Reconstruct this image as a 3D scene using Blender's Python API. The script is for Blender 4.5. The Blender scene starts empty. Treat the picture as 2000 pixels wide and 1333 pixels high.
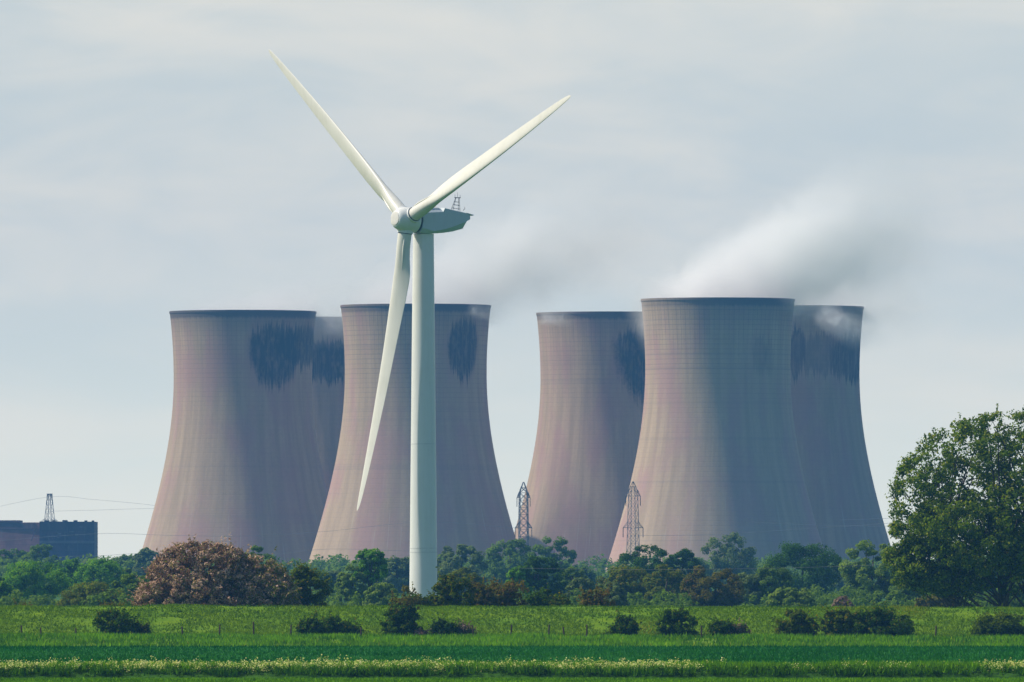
import bpy, math, random
import numpy as np
from mathutils import Vector, Matrix, noise as mnoise

random.seed(7)
RNG = np.random.default_rng(11)
S = bpy.context.scene
COL = S.collection
R = math.radians
F = 22000.0            # focal length in photo pixels (2000 wide)
CAMH = 8.0             # eye height over the plain
HZ = 1103.0            # horizon row

def W(x, y, D):        # a point of the photo at distance D
    return Vector(((x - 1000.0) / F * D, D, CAMH + (HZ - y) / F * D))

# ------------------------------------------------------------------ helpers
def tag(o, label=None, cat=None, group=None, kind=None):
    if label: o['label'] = label
    if cat: o['category'] = cat
    if group: o['group'] = group
    if kind: o['kind'] = kind
    return o

def empty(name, loc=(0, 0, 0), rz=0.0):
    o = bpy.data.objects.new(name, None)
    o.location = loc
    o.rotation_euler = (0, 0, rz)
    o.empty_display_size = 0.5
    COL.objects.link(o)
    return o

def link(name, me, mat=None, parent=None, smooth=False):
    o = bpy.data.objects.new(name, me)
    if mat is not None:
        me.materials.append(mat)
    if smooth:
        me.polygons.foreach_set('use_smooth', np.ones(len(me.polygons), dtype=bool))
    COL.objects.link(o)
    if parent is not None:
        o.parent = parent
    return o

class MB:
    def __init__(self):
        self.v = []; self.f = []
    def add(self, vs, fs):
        b = len(self.v)
        self.v += [tuple(p) for p in vs]
        self.f += [tuple(b + i for i in f) for f in fs]
        return self
    def box(self, c, s, rot=None):
        c = Vector(c); hx, hy, hz = s[0] / 2, s[1] / 2, s[2] / 2
        vs = [Vector((x, y, z)) for x in (-hx, hx) for y in (-hy, hy) for z in (-hz, hz)]
        if rot is not None: vs = [rot @ p for p in vs]
        vs = [p + c for p in vs]
        return self.add(vs, [(0, 1, 3, 2), (4, 6, 7, 5), (0, 4, 5, 1), (2, 3, 7, 6), (0, 2, 6, 4), (1, 5, 7, 3)])
    def tube(self, pts, rads, n=8, caps=True):
        pts = [Vector(p) for p in pts]
        if not hasattr(rads, '__len__'): rads = [rads] * len(pts)
        rings = []
        up = Vector((0.13, 0.21, 0.97))
        for i, p in enumerate(pts):
            a = pts[max(0, i - 1)]; b = pts[min(len(pts) - 1, i + 1)]
            d = (b - a).normalized()
            u = d.cross(up)
            if u.length < 0.1: u = d.cross(Vector((1, 0, 0)))
            u.normalize(); w = d.cross(u)
            rings.append([p + (u * math.cos(2 * math.pi * k / n) + w * math.sin(2 * math.pi * k / n)) * rads[i] for k in range(n)])
        vs = [q for r in rings for q in r]; fs = []
        for i in range(len(pts) - 1):
            for k in range(n):
                fs.append((i * n + k, i * n + (k + 1) % n, (i + 1) * n + (k + 1) % n, (i + 1) * n + k))
        if caps:
            fs.append(tuple(range(n))[::-1]); fs.append(tuple((len(pts) - 1) * n + k for k in range(n)))
        return self.add(vs, fs)
    def rings(self, rings, cap0=True, cap1=True):
        n = len(rings[0]); vs = [q for r in rings for q in r]; fs = []
        for i in range(len(rings) - 1):
            for k in range(n):
                fs.append((i * n + k, i * n + (k + 1) % n, (i + 1) * n + (k + 1) % n, (i + 1) * n + k))
        if cap0: fs.append(tuple(range(n))[::-1])
        if cap1: fs.append(tuple((len(rings) - 1) * n + k for k in range(n)))
        return self.add(vs, fs)
    def build(self, name, mat, parent=None, smooth=False, autos=None):
        me = bpy.data.meshes.new(name)
        me.from_pydata(self.v, [], self.f)
        me.update()
        o = link(name, me, mat, parent, smooth)
        if autos is not None:
            me.polygons.foreach_set('use_smooth', np.ones(len(me.polygons), dtype=bool))
            import bmesh
            bm = bmesh.new(); bm.from_mesh(me)
            bmesh.ops.recalc_face_normals(bm, faces=bm.faces)
            for e in bm.edges:
                if len(e.link_faces) == 2 and e.calc_face_angle(0) > autos: e.smooth = False
            bm.to_mesh(me); bm.free()
        return o

def quads_mesh(name, V, tint=None, tri=False):
    k = 3 if tri else 4
    n = len(V) // k
    me = bpy.data.meshes.new(name)
    me.vertices.add(len(V)); me.vertices.foreach_set('co', V.astype(np.float32).ravel())
    me.loops.add(len(V)); me.loops.foreach_set('vertex_index', np.arange(len(V), dtype=np.int32))
    me.polygons.add(n)
    me.polygons.foreach_set('loop_start', np.arange(0, n * k, k, dtype=np.int32))
    me.polygons.foreach_set('loop_total', np.full(n, k, dtype=np.int32))
    me.update(calc_edges=True)
    if tint is not None:
        a = me.attributes.new('tint', 'FLOAT_COLOR', 'POINT')
        c = np.ones((n, k, 4), dtype=np.float32)
        c[:, :, :3] = tint[:, None, :]
        a.data.foreach_set('color', c.ravel())
    return me

def unit(a):
    return a / np.maximum(np.linalg.norm(a, axis=1, keepdims=True), 1e-9)

def leaf_quads(P, N, size, aspect, rng, jit=0.7, droop=0.0):
    n = len(P)
    nn = unit(N + rng.normal(0, jit, (n, 3)))
    t = unit(np.cross(nn, rng.normal(0, 1, (n, 3))))
    if droop:
        t = unit(t + np.array([0, 0, -droop]))
        t = unit(t - nn * (t * nn).sum(1, keepdims=True))
    b = np.cross(nn, t)
    s = (size * rng.uniform(0.6, 1.35, n))[:, None]
    L = t * s; B = b * s / aspect
    V = np.stack([P - L, P - B * 0.9 + L * 0.1, P + L, P + B * 0.9 + L * 0.1], axis=1)
    return V.reshape(-1, 3)

# ------------------------------------------------------------------ materials
def new_mat(name):
    m = bpy.data.materials.new(name); m.use_nodes = True
    nt = m.node_tree; nt.nodes.clear()
    out = nt.nodes.new('ShaderNodeOutputMaterial')
    return m, nt, out

class NT:
    """short hand for wiring nodes"""
    def __init__(self, nt): self.nt = nt
    def n(self, t, **kw):
        nd = self.nt.nodes.new(t)
        for k, v in kw.items(): setattr(nd, k, v)
        return nd
    def put(self, sock, v):
        if isinstance(v, bpy.types.NodeSocket): self.nt.links.new(v, sock)
        elif v is not None:
            if hasattr(sock.default_value, '__len__'):
                if not hasattr(v, '__len__'): v = (v,) * len(sock.default_value)
                if len(sock.default_value) == 4 and len(v) == 3: v = (*v, 1)
            sock.default_value = v
    def math(self, op, a, b=None, c=None, clamp=False):
        nd = self.n('ShaderNodeMath', operation=op, use_clamp=clamp)
        self.put(nd.inputs[0], a); self.put(nd.inputs[1], b)
        if c is not None: self.put(nd.inputs[2], c)
        return nd.outputs[0]
    def mix(self, f, a, b, mode='MIX'):
        nd = self.n('ShaderNodeMix', data_type='RGBA', blend_type=mode)
        self.put(nd.inputs[0], f); self.put(nd.inputs[6], a); self.put(nd.inputs[7], b)
        return nd.outputs[2]
    def remap(self, v, a, b, c=0.0, d=1.0, smooth=True):
        nd = self.n('ShaderNodeMapRange', interpolation_type='SMOOTHSTEP' if smooth else 'LINEAR')
        self.put(nd.inputs[0], v)
        for i, q in enumerate((a, b, c, d)): self.put(nd.inputs[i + 1], q)
        return nd.outputs[0]
    def noise(self, vec, scale, detail=3.0, rough=0.5, dist=0.0, dim='3D'):
        nd = self.n('ShaderNodeTexNoise', noise_dimensions=dim)
        if vec is not None: self.put(nd.inputs['Vector'], vec)
        nd.inputs['Scale'].default_value = scale; nd.inputs['Detail'].default_value = detail
        nd.inputs['Roughness'].default_value = rough; nd.inputs['Distortion'].default_value = dist
        return nd.outputs[0]
    def comb(self, x, y, z):
        nd = self.n('ShaderNodeCombineXYZ')
        for i, q in enumerate((x, y, z)): self.put(nd.inputs[i], q)
        return nd.outputs[0]
    def sep(self, v):
        nd = self.n('ShaderNodeSeparateXYZ'); self.put(nd.inputs[0], v); return nd.outputs
    def obj(self): return self.n('ShaderNodeTexCoord').outputs['Object']
    def pos(self): return self.n('ShaderNodeNewGeometry').outputs['Position']
    def bump(self, h, strength=0.3, dist=0.1):
        nd = self.n('ShaderNodeBump'); nd.inputs['Strength'].default_value = strength
        nd.inputs['Distance'].default_value = dist; self.put(nd.inputs['Height'], h); return nd.outputs[0]
    def bsdf(self, col, rough=0.8, normal=None, spec=0.3, metal=0.0):
        nd = self.n('ShaderNodeBsdfPrincipled')
        self.put(nd.inputs['Base Color'], col); self.put(nd.inputs['Roughness'], rough)
        nd.inputs['Specular IOR Level'].default_value = spec; nd.inputs['Metallic'].default_value = metal
        if normal is not None: self.put(nd.inputs['Normal'], normal)
        return nd.outputs[0]

def leaf_mat(name, dark, light, accent=None, trans=0.45):
    """leaf colours: each leaf carries its own random tint (r: hue mix, g: clump, b: accent pick)"""
    m, nt, out = new_mat(name); h = NT(nt)
    at = h.n('ShaderNodeAttribute', attribute_name='tint')
    sx = h.sep(at.outputs['Vector'])
    c = h.mix(sx[0], dark, light)
    if accent is not None:
        c = h.mix(sx[2], c, accent)
    d = h.n('ShaderNodeBsdfDiffuse'); h.put(d.inputs[0], c)
    t = h.n('ShaderNodeBsdfTranslucent'); h.put(t.inputs[0], h.mix(0.6, c, (1.0, 1.1, 0.4, 1), 'MULTIPLY'))
    ms = h.n('ShaderNodeMixShader'); ms.inputs[0].default_value = trans
    nt.links.new(d.outputs[0], ms.inputs[1]); nt.links.new(t.outputs[0], ms.inputs[2])
    nt.links.new(ms.outputs[0], out.inputs[0])
    return m

def plain_mat(name, col, rough=0.7, var=0.25, scale=1.5, metal=0.0, bumps=0.2):
    m, nt, out = new_mat(name); h = NT(nt)
    nz = h.noise(h.obj(), scale, 5, 0.6)
    c = h.mix(h.remap(nz, 0.3, 0.7), tuple(q * (1 - var) for q in col), tuple(min(1, q * (1 + var)) for q in col))
    b = h.bsdf(c, rough, h.bump(nz, bumps, 0.05), metal=metal)
    nt.links.new(b, out.inputs[0])
    return m

BARK = plain_mat('bark', (0.075, 0.06, 0.045), 0.95, 0.4, 3.0)
STEEL = plain_mat('galvanised_steel', (0.16, 0.15, 0.17), 0.6, 0.2, 0.3)
WIREM = plain_mat('aluminium_wire', (0.20, 0.20, 0.22), 0.5, 0.1, 0.1)
DARKM = plain_mat('dark_rubber', (0.04, 0.045, 0.05), 0.7, 0.2, 2.0)
WOOD = plain_mat('weathered_wood', (0.07, 0.045, 0.03), 0.9, 0.4, 4.0)

# ------------------------------------------------------------------ camera, light, sky
cd = bpy.data.cameras.new('camera'); cam = bpy.data.objects.new('camera', cd); COL.objects.link(cam)
cam.location = (0, 0, CAMH); cam.rotation_euler = (R(90), 0, 0)
cd.sensor_width = 36.0; cd.lens = 36.0 * F / 2000.0
cd.shift_y = (HZ - 666.5) / 2000.0
cd.clip_start = 1.0; cd.clip_end = 40000.0
S.camera = cam

SUN_EL = 45.0
SUN_DIR = Vector((-0.995, 0.10, 0)).normalized()      # horizontal direction towards the sun
sd = bpy.data.lights.new('sun', 'SUN'); so = bpy.data.objects.new('sun', sd); COL.objects.link(so)
sd.energy = 5.0; sd.angle = R(0.6); sd.color = (1.0, 0.90, 0.77)
tosun = Vector((SUN_DIR.x * math.cos(R(SUN_EL)), SUN_DIR.y * math.cos(R(SUN_EL)), math.sin(R(SUN_EL))))
so.rotation_euler = tosun.to_track_quat('Z', 'Y').to_euler()
so.location = (-300, 800, 400)

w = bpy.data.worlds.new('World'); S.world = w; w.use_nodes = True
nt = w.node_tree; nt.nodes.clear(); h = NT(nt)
out = h.n('ShaderNodeOutputWorld'); bg = h.n('ShaderNodeBackground')
sky = h.n('ShaderNodeTexSky', sky_type='NISHITA'); sky.sun_disc = False
sky.sun_elevation = R(SUN_EL); sky.sun_rotation = math.atan2(SUN_DIR.x, SUN_DIR.y)
sky.altitude = 0; sky.air_density = 1.0; sky.dust_density = 0.6; sky.ozone_density = 3.0
g = h.n('ShaderNodeTexCoord').outputs['Generated']
gx, gy, gz = h.sep(g)
v1 = h.comb(h.math('MULTIPLY', gx, 24), h.math('MULTIPLY', gy, 6), h.math('MULTIPLY', gz, 85))
cl1 = h.noise(v1, 1.0, 4, 0.5, 0.5)
v2 = h.comb(h.math('MULTIPLY', gx, 60), h.math('MULTIPLY', gy, 9), h.math('MULTIPLY', gz, 160))
cl2 = h.noise(v2, 1.0, 5, 0.55, 1.0)
clo = h.math('ADD', h.math('MULTIPLY', cl1, 0.75), h.math('MULTIPLY', cl2, 0.25))
f = h.remap(clo, 0.34, 0.68)
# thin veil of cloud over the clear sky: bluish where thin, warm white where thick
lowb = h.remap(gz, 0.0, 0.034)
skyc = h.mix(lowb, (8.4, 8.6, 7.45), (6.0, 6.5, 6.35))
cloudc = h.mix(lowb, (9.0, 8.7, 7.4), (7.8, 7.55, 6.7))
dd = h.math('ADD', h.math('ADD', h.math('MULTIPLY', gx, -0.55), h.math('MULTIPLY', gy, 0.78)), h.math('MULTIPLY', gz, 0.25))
low = h.remap(dd, 0.62, 0.10)           # unseen veil widened sunward to light the steam; clear blue behind camera keeps shade dark
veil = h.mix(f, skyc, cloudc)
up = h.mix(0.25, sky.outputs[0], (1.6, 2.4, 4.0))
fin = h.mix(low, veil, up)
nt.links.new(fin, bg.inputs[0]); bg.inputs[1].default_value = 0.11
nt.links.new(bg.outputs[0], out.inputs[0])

S.view_settings.view_transform = 'Standard'; S.view_settings.look = 'None'
S.view_settings.exposure = 0.0; S.view_settings.gamma = 1.0
S.render.engine = 'CYCLES'
S.cycles.use_denoising = True
S.cycles.volume_bounces = 24
S.cycles.volume_max_steps = 256; S.cycles.volume_step_rate = 0.6
S.cycles.max_bounces = 26; S.cycles.diffuse_bounces = 3; S.cycles.glossy_bounces = 2; S.cycles.transmission_bounces = 4
S.cycles.transparent_max_bounces = 12

# ------------------------------------------------------------------ value noise for shaping ground
def fbm2(x, y, oct=4, sc=1.0, seed=0):
    o = np.zeros_like(x); a = 1.0; tot = 0
    def hsh(i, j, s):
        n = np.sin(i * 127.1 + j * 311.7 + s * 74.7) * 43758.5453
        return n - np.floor(n)
    for k in range(oct):
        X = x * sc * 2 ** k + seed * 13.1; Y = y * sc * 2 ** k + seed * 7.7
        i = np.floor(X); j = np.floor(Y); u = X - i; v = Y - j
        u = u * u * (3 - 2 * u); v = v * v * (3 - 2 * v)
        q = (hsh(i, j, k) * (1 - u) + hsh(i + 1, j, k) * u) * (1 - v) + (hsh(i, j + 1, k) * (1 - u) + hsh(i + 1, j + 1, k) * u) * v
        o += a * q; tot += a; a *= 0.5
    return o / tot

# ------------------------------------------------------------------ foliage builder
def crown_points(rng, rx, ry, z0, z1, nclump, nleaf, crad, expo=2.3, hollow=0.55, gap=0.0, seed=1, lob=0.22, flat=0.0):
    """leaf positions and outward normals for a crown: clumps spread through a lumpy dome"""
    zc = z0 + (z1 - z0) * 0.42; rzu = z1 - zc; rzd = zc - z0
    C = []; tries = 0
    off = Vector((seed * 3.7, seed * 1.3, seed * 0.7))
    while len(C) < nclump and tries < nclump * 30:
        tries += 1
        d = rng.normal(0, 1, 3); d /= np.linalg.norm(d)
        f = hollow + (1 - hollow) * rng.uniform() ** 0.6
        nz = mnoise.noise(Vector(d * 1.7) + off) * lob * 1.6 + mnoise.noise(Vector(d * 4.2) + off) * lob * 0.8
        # superellipse radius along d
        e = expo
        rr = (abs(d[0]) ** e + abs(d[1]) ** e + abs(d[2]) ** e) ** (-1 / e)
        rr *= (1 - lob * 0.7 + nz) * f
        p = np.array([d[0] * rx * rr, d[1] * ry * rr, d[2] * rr * (rzu if d[2] > 0 else rzd)])
        if gap > 0:
            g_ = mnoise.noise(Vector(p * 0.33) + off)
            if g_ < -0.32 + gap * 0.55: 
                if rng.uniform() < 0.85: continue
        C.append(np.array([p[0], p[1], p[2] + zc]))
    C = np.array(C)
    C[:, 0] *= rx / max(1e-3, (np.percentile(C[:, 0], 98.5) - np.percentile(C[:, 0], 1.5)) / 2)
    C[:, 0] -= (np.percentile(C[:, 0], 98.5) + np.percentile(C[:, 0], 1.5)) / 2
    C[:, 2] = z0 + (C[:, 2] - z0) * (z1 - z0) / (np.percentile(C[:, 2], 98) - z0)
    # stragglers are pulled back into the outline so that nothing floats free
    q = (np.abs(C[:, 0] / rx) ** expo + np.abs(C[:, 1] / ry) ** expo + np.abs((C[:, 2] - zc) / np.where(C[:, 2] > zc, rzu, rzd)) ** expo) ** (1 / expo)
    k_ = np.where(q > 1.0, (1.0 + (q - 1) * 0.15) / q, 1.0)
    C[:, 0] *= k_; C[:, 1] *= k_; C[:, 2] = zc + (C[:, 2] - zc) * k_
    # squeeze so that clump tops end inside the requested outline
    n = len(C); per = nleaf // n
    cr = crad * rng.uniform(0.6, 1.35, n)
    ci = np.repeat(np.arange(n), per)
    d = unit(rng.normal(0, 1, (len(ci), 3)))
    rad = rng.uniform(0.35, 1.0, len(ci)) ** 0.6
    P = C[ci] + d * (rad * cr[ci])[:, None] * np.array([1.1, 1.1, 0.8])
    N = d + unit(C[ci] - np.array([0, 0, zc])) * 0.6 + np.array([0, 0, 0.35])
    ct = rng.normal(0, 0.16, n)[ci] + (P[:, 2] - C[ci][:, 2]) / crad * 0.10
    return P, N, ct, C, cr

# ------------------------------------------------------------------ ground, field, levee
def ground_mat(name, c1, c2, c3, sx=0.08, sy=0.02, fine=2.0):
    m, nt, out = new_mat(name); h = NT(nt)
    p = h.pos(); x, y, z = h.sep(p)
    a = h.noise(h.comb(h.math('MULTIPLY', x, sx), h.math('MULTIPLY', y, sy), 0.0), 1.0, 4, 0.6)
    b = h.noise(p, fine, 4, 0.7)
    c = h.mix(h.remap(a, 0.35, 0.65), c1, c2)
    c = h.mix(h.remap(b, 0.45, 0.75), c, c3)
    nt.links.new(h.bsdf(c, 0.95, h.bump(b, 0.6, 0.15), spec=0.1), out.inputs[0])
    return m
GROUND = ground_mat('meadow', (0.025, 0.09, 0.003), (0.04, 0.12, 0.004), (0.02, 0.065, 0.002))
CROP = ground_mat('young_crop', (0.008, 0.105, 0.003), (0.012, 0.130, 0.004), (0.005, 0.080, 0.002), 0.05, 0.015, 3.0)
LEVEE = ground_mat('levee_turf', (0.085, 0.180, 0.001), (0.130, 0.220, 0.001), (0.060, 0.135, 0.001), 0.12, 0.4, 1.2)

mb = MB()
xs = [-7000, 7000]; ys = [-400, 9000]
mb.add([(-7000, -400, 0), (7000, -400, 0), (7000, 5900, 0), (-7000, 5900, 0)], [(0, 1, 2, 3)])
tag(mb.build('ground', GROUND), 'flat green river plain', 'ground', kind='structure')

nx, ny = 260, 120
X, Y = np.meshgrid(np.linspace(-200, 200, nx), np.linspace(796, 1086, ny), indexing='ij')
Z = 0.06 + 0.10 * fbm2(X, Y, 3, 0.03)
me = bpy.data.meshes.new('crop_field')
idx = np.arange(nx * ny).reshape(nx, ny)
fc = np.stack([idx[:-1, :-1], idx[1:, :-1], idx[1:, 1:], idx[:-1, 1:]], -1).reshape(-1, 4)
me.from_pydata(np.stack([X, Y, Z], -1).reshape(-1, 3).tolist(), [], fc.tolist())
tag(link('field', me, CROP, smooth=True), 'smooth blue-green crop field', 'field', kind='structure')

def levee_z(X, Y):
    px = np.array([1080., 1083., 1090., 1096., 1100., 1104., 1112., 1115.5, 1119., 1124., 1140., 1142.])
    pz = np.array([-0.05, 0.02, 0.62, 0.80, 0.86, 1.25, 3.15, 3.72, 3.78, 3.2, 0.1, -0.2])
    yy = Y + 1.2 * (fbm2(X, X * 0, 2, 0.04, 3) - 0.5)
    z = np.interp(yy, px, pz)
    k = np.clip((z - 0.05) / 0.6, 0, 1)
    return z + k * (0.34 * (fbm2(X, Y, 4, 0.22, 5) - 0.5) + 0.22 * (fbm2(X, Y, 3, 0.9, 9) - 0.5)) - 0.0016 * np.clip(X, -60, 60) * k
nx, ny = 900, 130
X, Y = np.meshgrid(np.linspace(-200, 200, nx), np.linspace(1080.2, 1142, ny), indexing='ij')
Z = levee_z(X, Y)
me = bpy.data.meshes.new('levee')
idx = np.arange(nx * ny).reshape(nx, ny)
fc = np.stack([idx[:-1, :-1], idx[1:, :-1], idx[1:, 1:], idx[:-1, 1:]], -1).reshape(-1, 4)
me.from_pydata(np.stack([X, Y, Z], -1).reshape(-1, 3).tolist(), [], fc.tolist())
tag(link('levee', me, LEVEE, smooth=True), 'grassy flood bank running across the view', 'embankment', kind='structure')

def lz(x, y): return float(levee_z(np.array([float(x)]), np.array([float(y)]))[0])

# ------------------------------------------------------------------ grass as geometry
def blades(P, hgt, wid, rng, lean=0.35):
    n = len(P)
    a = rng.uniform(0, 2 * np.pi, n)
    d = np.stack([np.cos(a), np.sin(a), np.zeros(n)], -1)
    hh = (hgt * rng.uniform(0.5, 1.4, n))[:, None]; ww = (wid * rng.uniform(0.6, 1.3, n))[:, None]
    tip = P + np.array([0, 0, 1.0]) * hh + rng.normal(0, lean, (n, 3)) * hh * np.array([1, 1, 0.1])
    V = np.stack([P - d * ww, P + d * ww, tip], 1)
    return V.reshape(-1, 3)

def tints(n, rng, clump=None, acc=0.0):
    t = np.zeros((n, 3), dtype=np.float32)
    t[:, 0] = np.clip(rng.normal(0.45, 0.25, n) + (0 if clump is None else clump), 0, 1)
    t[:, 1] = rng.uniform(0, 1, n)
    t[:, 2] = (rng.uniform(0, 1, n) < acc)
    return t

GRASS = leaf_mat('levee_grass', (0.062, 0.145, 0.001), (0.185, 0.300, 0.001), (0.40, 0.30, 0.015), 0.3)
VERGE = leaf_mat('verge_grass', (0.045, 0.145, 0.001), (0.20, 0.42, 0.003), (0.34, 0.38, 0.03), 0.3)
CROPL = leaf_mat('crop_leaf', (0.010, 0.100, 0.004), (0.032, 0.170, 0.010), None, 0.25)
rng = np.random.default_rng(3)
n = 150000
gx_ = rng.uniform(-85, 85, n); gy_ = rng.uniform(1100, 1117.5, n)
P = np.stack([gx_, gy_, levee_z(gx_, gy_) - 0.03], -1)
cl = fbm2(gx_, gy_, 4, 0.30, 2); cl2 = fbm2(gx_, gy_, 2, 0.09, 8)
keep = cl + rng.normal(0, 0.1, n) > 0.36
P = P[keep]; cl = cl[keep]; cl2 = cl2[keep]
t = tints(len(P), rng, (cl - 0.5) * 1.6, 0.0)
t[:, 2] = np.clip((cl2 - 0.62) * 3, 0, 0.8) * (rng.uniform(0, 1, len(P)) < 0.5)
me = quads_mesh('grass', blades(P, 0.20, 0.07, rng) , t, True)
tag(link('levee_grass', me, GRASS), 'rough yellow-green grass covering the flood bank', 'grass', kind='stuff')

n = 80000
gx_ = rng.uniform(-85, 85, n); gy_ = rng.uniform(1082, 1100.5, n)
P = np.stack([gx_, gy_, levee_z(gx_, gy_) - 0.03], -1)
cl = fbm2(gx_, gy_, 4, 0.25, 4)
keep = cl + rng.normal(0, 0.1, n) > 0.35
P = P[keep]; cl = cl[keep]
t = tints(len(P), rng, (cl - 0.45) * 1.6, 0.02)
me = quads_mesh('grass', blades(P, 0.42, 0.09, rng, 0.3), t, True)
tag(link('verge_grass', me, VERGE), 'taller bright green grass along the foot of the bank', 'grass', kind='stuff')

n = 150000
gx_ = rng.uniform(-75, 75, n); gy_ = rng.uniform(798, 1083, n)
P = np.stack([gx_, gy_, np.full(n, 0.05)], -1)
cl = fbm2(gx_, gy_ * 0.2, 3, 0.06, 6)
t = tints(n, rng, (cl - 0.5) * 1.3)
me = quads_mesh('crop', blades(P, 0.22, 0.07, rng, 0.2), t, True)
tag(link('crop_leaves', me, CROPL), 'even blue-green crop leaves on the field', 'crop', kind='stuff')

# foreground verge: tussocks, cow parsley
def verge_profile(x): return 0.42 + 0.62 * fbm2(x, x * 0, 3, 0.35, 12)
mb = MB(); nx = 500
X, Y = np.meshgrid(np.linspace(-120, 120, nx), np.linspace(786, 797, 14), indexing='ij')
k = np.sin(np.pi * (Y - 786) / 11.0) ** 0.45
Z = 0.02 + k * (0.30 + 0.45 * fbm2(X, Y * 0.3, 3, 0.35, 12))
me = bpy.data.meshes.new('verge')
idx = np.arange(nx * 14).reshape(nx, 14)
fc = np.stack([idx[:-1, :-1], idx[1:, :-1], idx[1:, 1:], idx[:-1, 1:]], -1).reshape(-1, 4)
me.from_pydata(np.stack([X, Y, Z], -1).reshape(-1, 3).tolist(), [], fc.tolist())
tag(link('verge_bank', me, GROUND, smooth=True), 'low grassy ridge at the near field edge', 'verge', kind='structure')
n = 90000
gx_ = rng.uniform(-60, 60, n); gy_ = 786.3 + 10.4 * rng.uniform(0, 1, n)
k = np.sin(np.pi * (gy_ - 786) / 11.0) ** 0.45
hum = fbm2(gx_, gy_ * 0.3, 3, 0.35, 12); bare = fbm2(gx_, gy_, 3, 0.6, 21)
P = np.stack([gx_, gy_, k * (0.30 + 0.45 * hum)], -1)
P[:, 2] += rng.uniform(0, 0.25, n)
keep = ~((bare < 0.40) & (gy_ < 789.5))
P = P[keep]
t = tints(len(P), rng, (P[:, 2] - 0.55) * 0.9 - 0.12, 0.0)  # shade among the stems put into the tint: lower blades darker
me = quads_mesh('grass', blades(P, 0.42, 0.055, rng, 0.3), t, True)
tag(link('verge_plants', me, VERGE), 'tall tussocky grass along the near field edge', 'grass', kind='stuff')
# lawn in front
n = 40000
gx_ = rng.uniform(-50, 50, n); gy_ = rng.uniform(750, 786.5, n)
P = np.stack([gx_, gy_, np.zeros(n)], -1)
me = quads_mesh('grass', blades(P, 0.14, 0.06, rng, 0.4), tints(n, rng, (fbm2(gx_, gy_, 3, 0.3) - 0.5)), True)
tag(link('near_grass', me, VERGE), 'short dark green grass along the bottom edge', 'grass', kind='stuff')
# leafy tussocks along the verge front, its underside shade put into their dark colour
Ps, Ns, cs = [], [], []
for i in range(300):
    bx_ = rng.uniform(-55, 55); hh_ = rng.uniform(0.55, 1.0)
    P, N, ct, C, _ = crown_points(rng, rng.uniform(.5, 1.3), .5, 0.0, hh_, 14, 260, 0.18, seed=i + 1)
    Ps.append(P + np.array([bx_, 786.6 + rng.uniform(0, .8), 0])); Ns.append(N); cs.append(ct)
P = np.concatenate(Ps); N = np.concatenate(Ns)
me = quads_mesh('weeds', leaf_quads(P, N, 0.055, 2.5, rng, 0.6), tints(len(P), rng, np.concatenate(cs) - .1, 0.0))
WEED = leaf_mat('shaded_weed_leaf', (0.008, 0.030, 0.001), (0.050, 0.130, 0.004), None, 0.2)
tag(link('verge_weeds', me, WEED), 'leafy weeds in tussocks, coloured dark for the shade under the cow parsley', 'weeds', kind='stuff')
# cow parsley umbels
PARS = leaf_mat('parsley_flower', (0.50, 0.52, 0.10), (0.95, 0.90, 0.46), (0.26, 0.44, 0.05), 0.4)
n = 6800
gx_ = rng.uniform(-55, 55, n)
dens = fbm2(gx_, gx_ * 0, 4, 0.10, 31) + 0.16 * np.clip(-gx_ / 30, -1, 1)
keep = rng.uniform(0, 1, n) < np.clip((dens - 0.30) * 2.6, 0.06, 1)
gx_ = gx_[keep]; n = len(gx_)
gy_ = 787.5 + 7.5 * rng.uniform(0, 1, n) ** 0.8
top = 0.62 + 0.42 * rng.uniform(0, 1, n) ** 1.5 + 0.35 * (rng.uniform(0, 1, n) < 0.06) + 0.25 * (fbm2(gx_, gx_ * 0, 2, 0.3, 5) - 0.5)
heads = []; th = []
for i in range(n):
    m_ = 16
    c = np.array([gx_[i], gy_[i], top[i]])
    q = c + rng.normal(0, 1, (m_, 3)) * np.array([0.15, 0.15, 0.12])
    heads.append(q); th.append(np.full(m_, rng.uniform(-0.25, 0.35)))
P = np.concatenate(heads); N = np.tile([0, -0.3, 0.9], (len(P), 1))
V = leaf_quads(P, N, 0.058, 1.2, rng, 0.5)
t = tints(len(P), rng, np.concatenate(th), 0.25)
me = quads_mesh('cow_parsley', V, t)
tag(link('cow_parsley', me, PARS), 'creamy white cow parsley flowering along the near field edge', 'wildflowers', kind='stuff')

def sprays(P, N, ct, C, rng, n, length, m):
    """leafy shoots standing proud of the outline"""
    mid = C.mean(0); up = C[:, 2] > np.percentile(C[:, 2], 35)
    sel = rng.choice(np.where(up)[0], n)
    ex, et = [], []
    for i in sel:
        d = C[i] - mid; d /= np.linalg.norm(d) + 1e-6; d = d * 0.8 + np.array([0, 0, 0.7]) + rng.normal(0, .3, 3); d /= np.linalg.norm(d)
        L_ = length * rng.uniform(.5, 1.5)
        for k in range(m):
            ex.append(C[i] + d * L_ * (0.3 + k / m) + rng.normal(0, .04, 3)); et.append(0.15)
    ex = np.array(ex)
    return np.concatenate([P, ex]), np.concatenate([N, np.tile([0, 0, 1.0], (len(ex), 1))]), np.concatenate([ct, np.array(et)])

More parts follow.
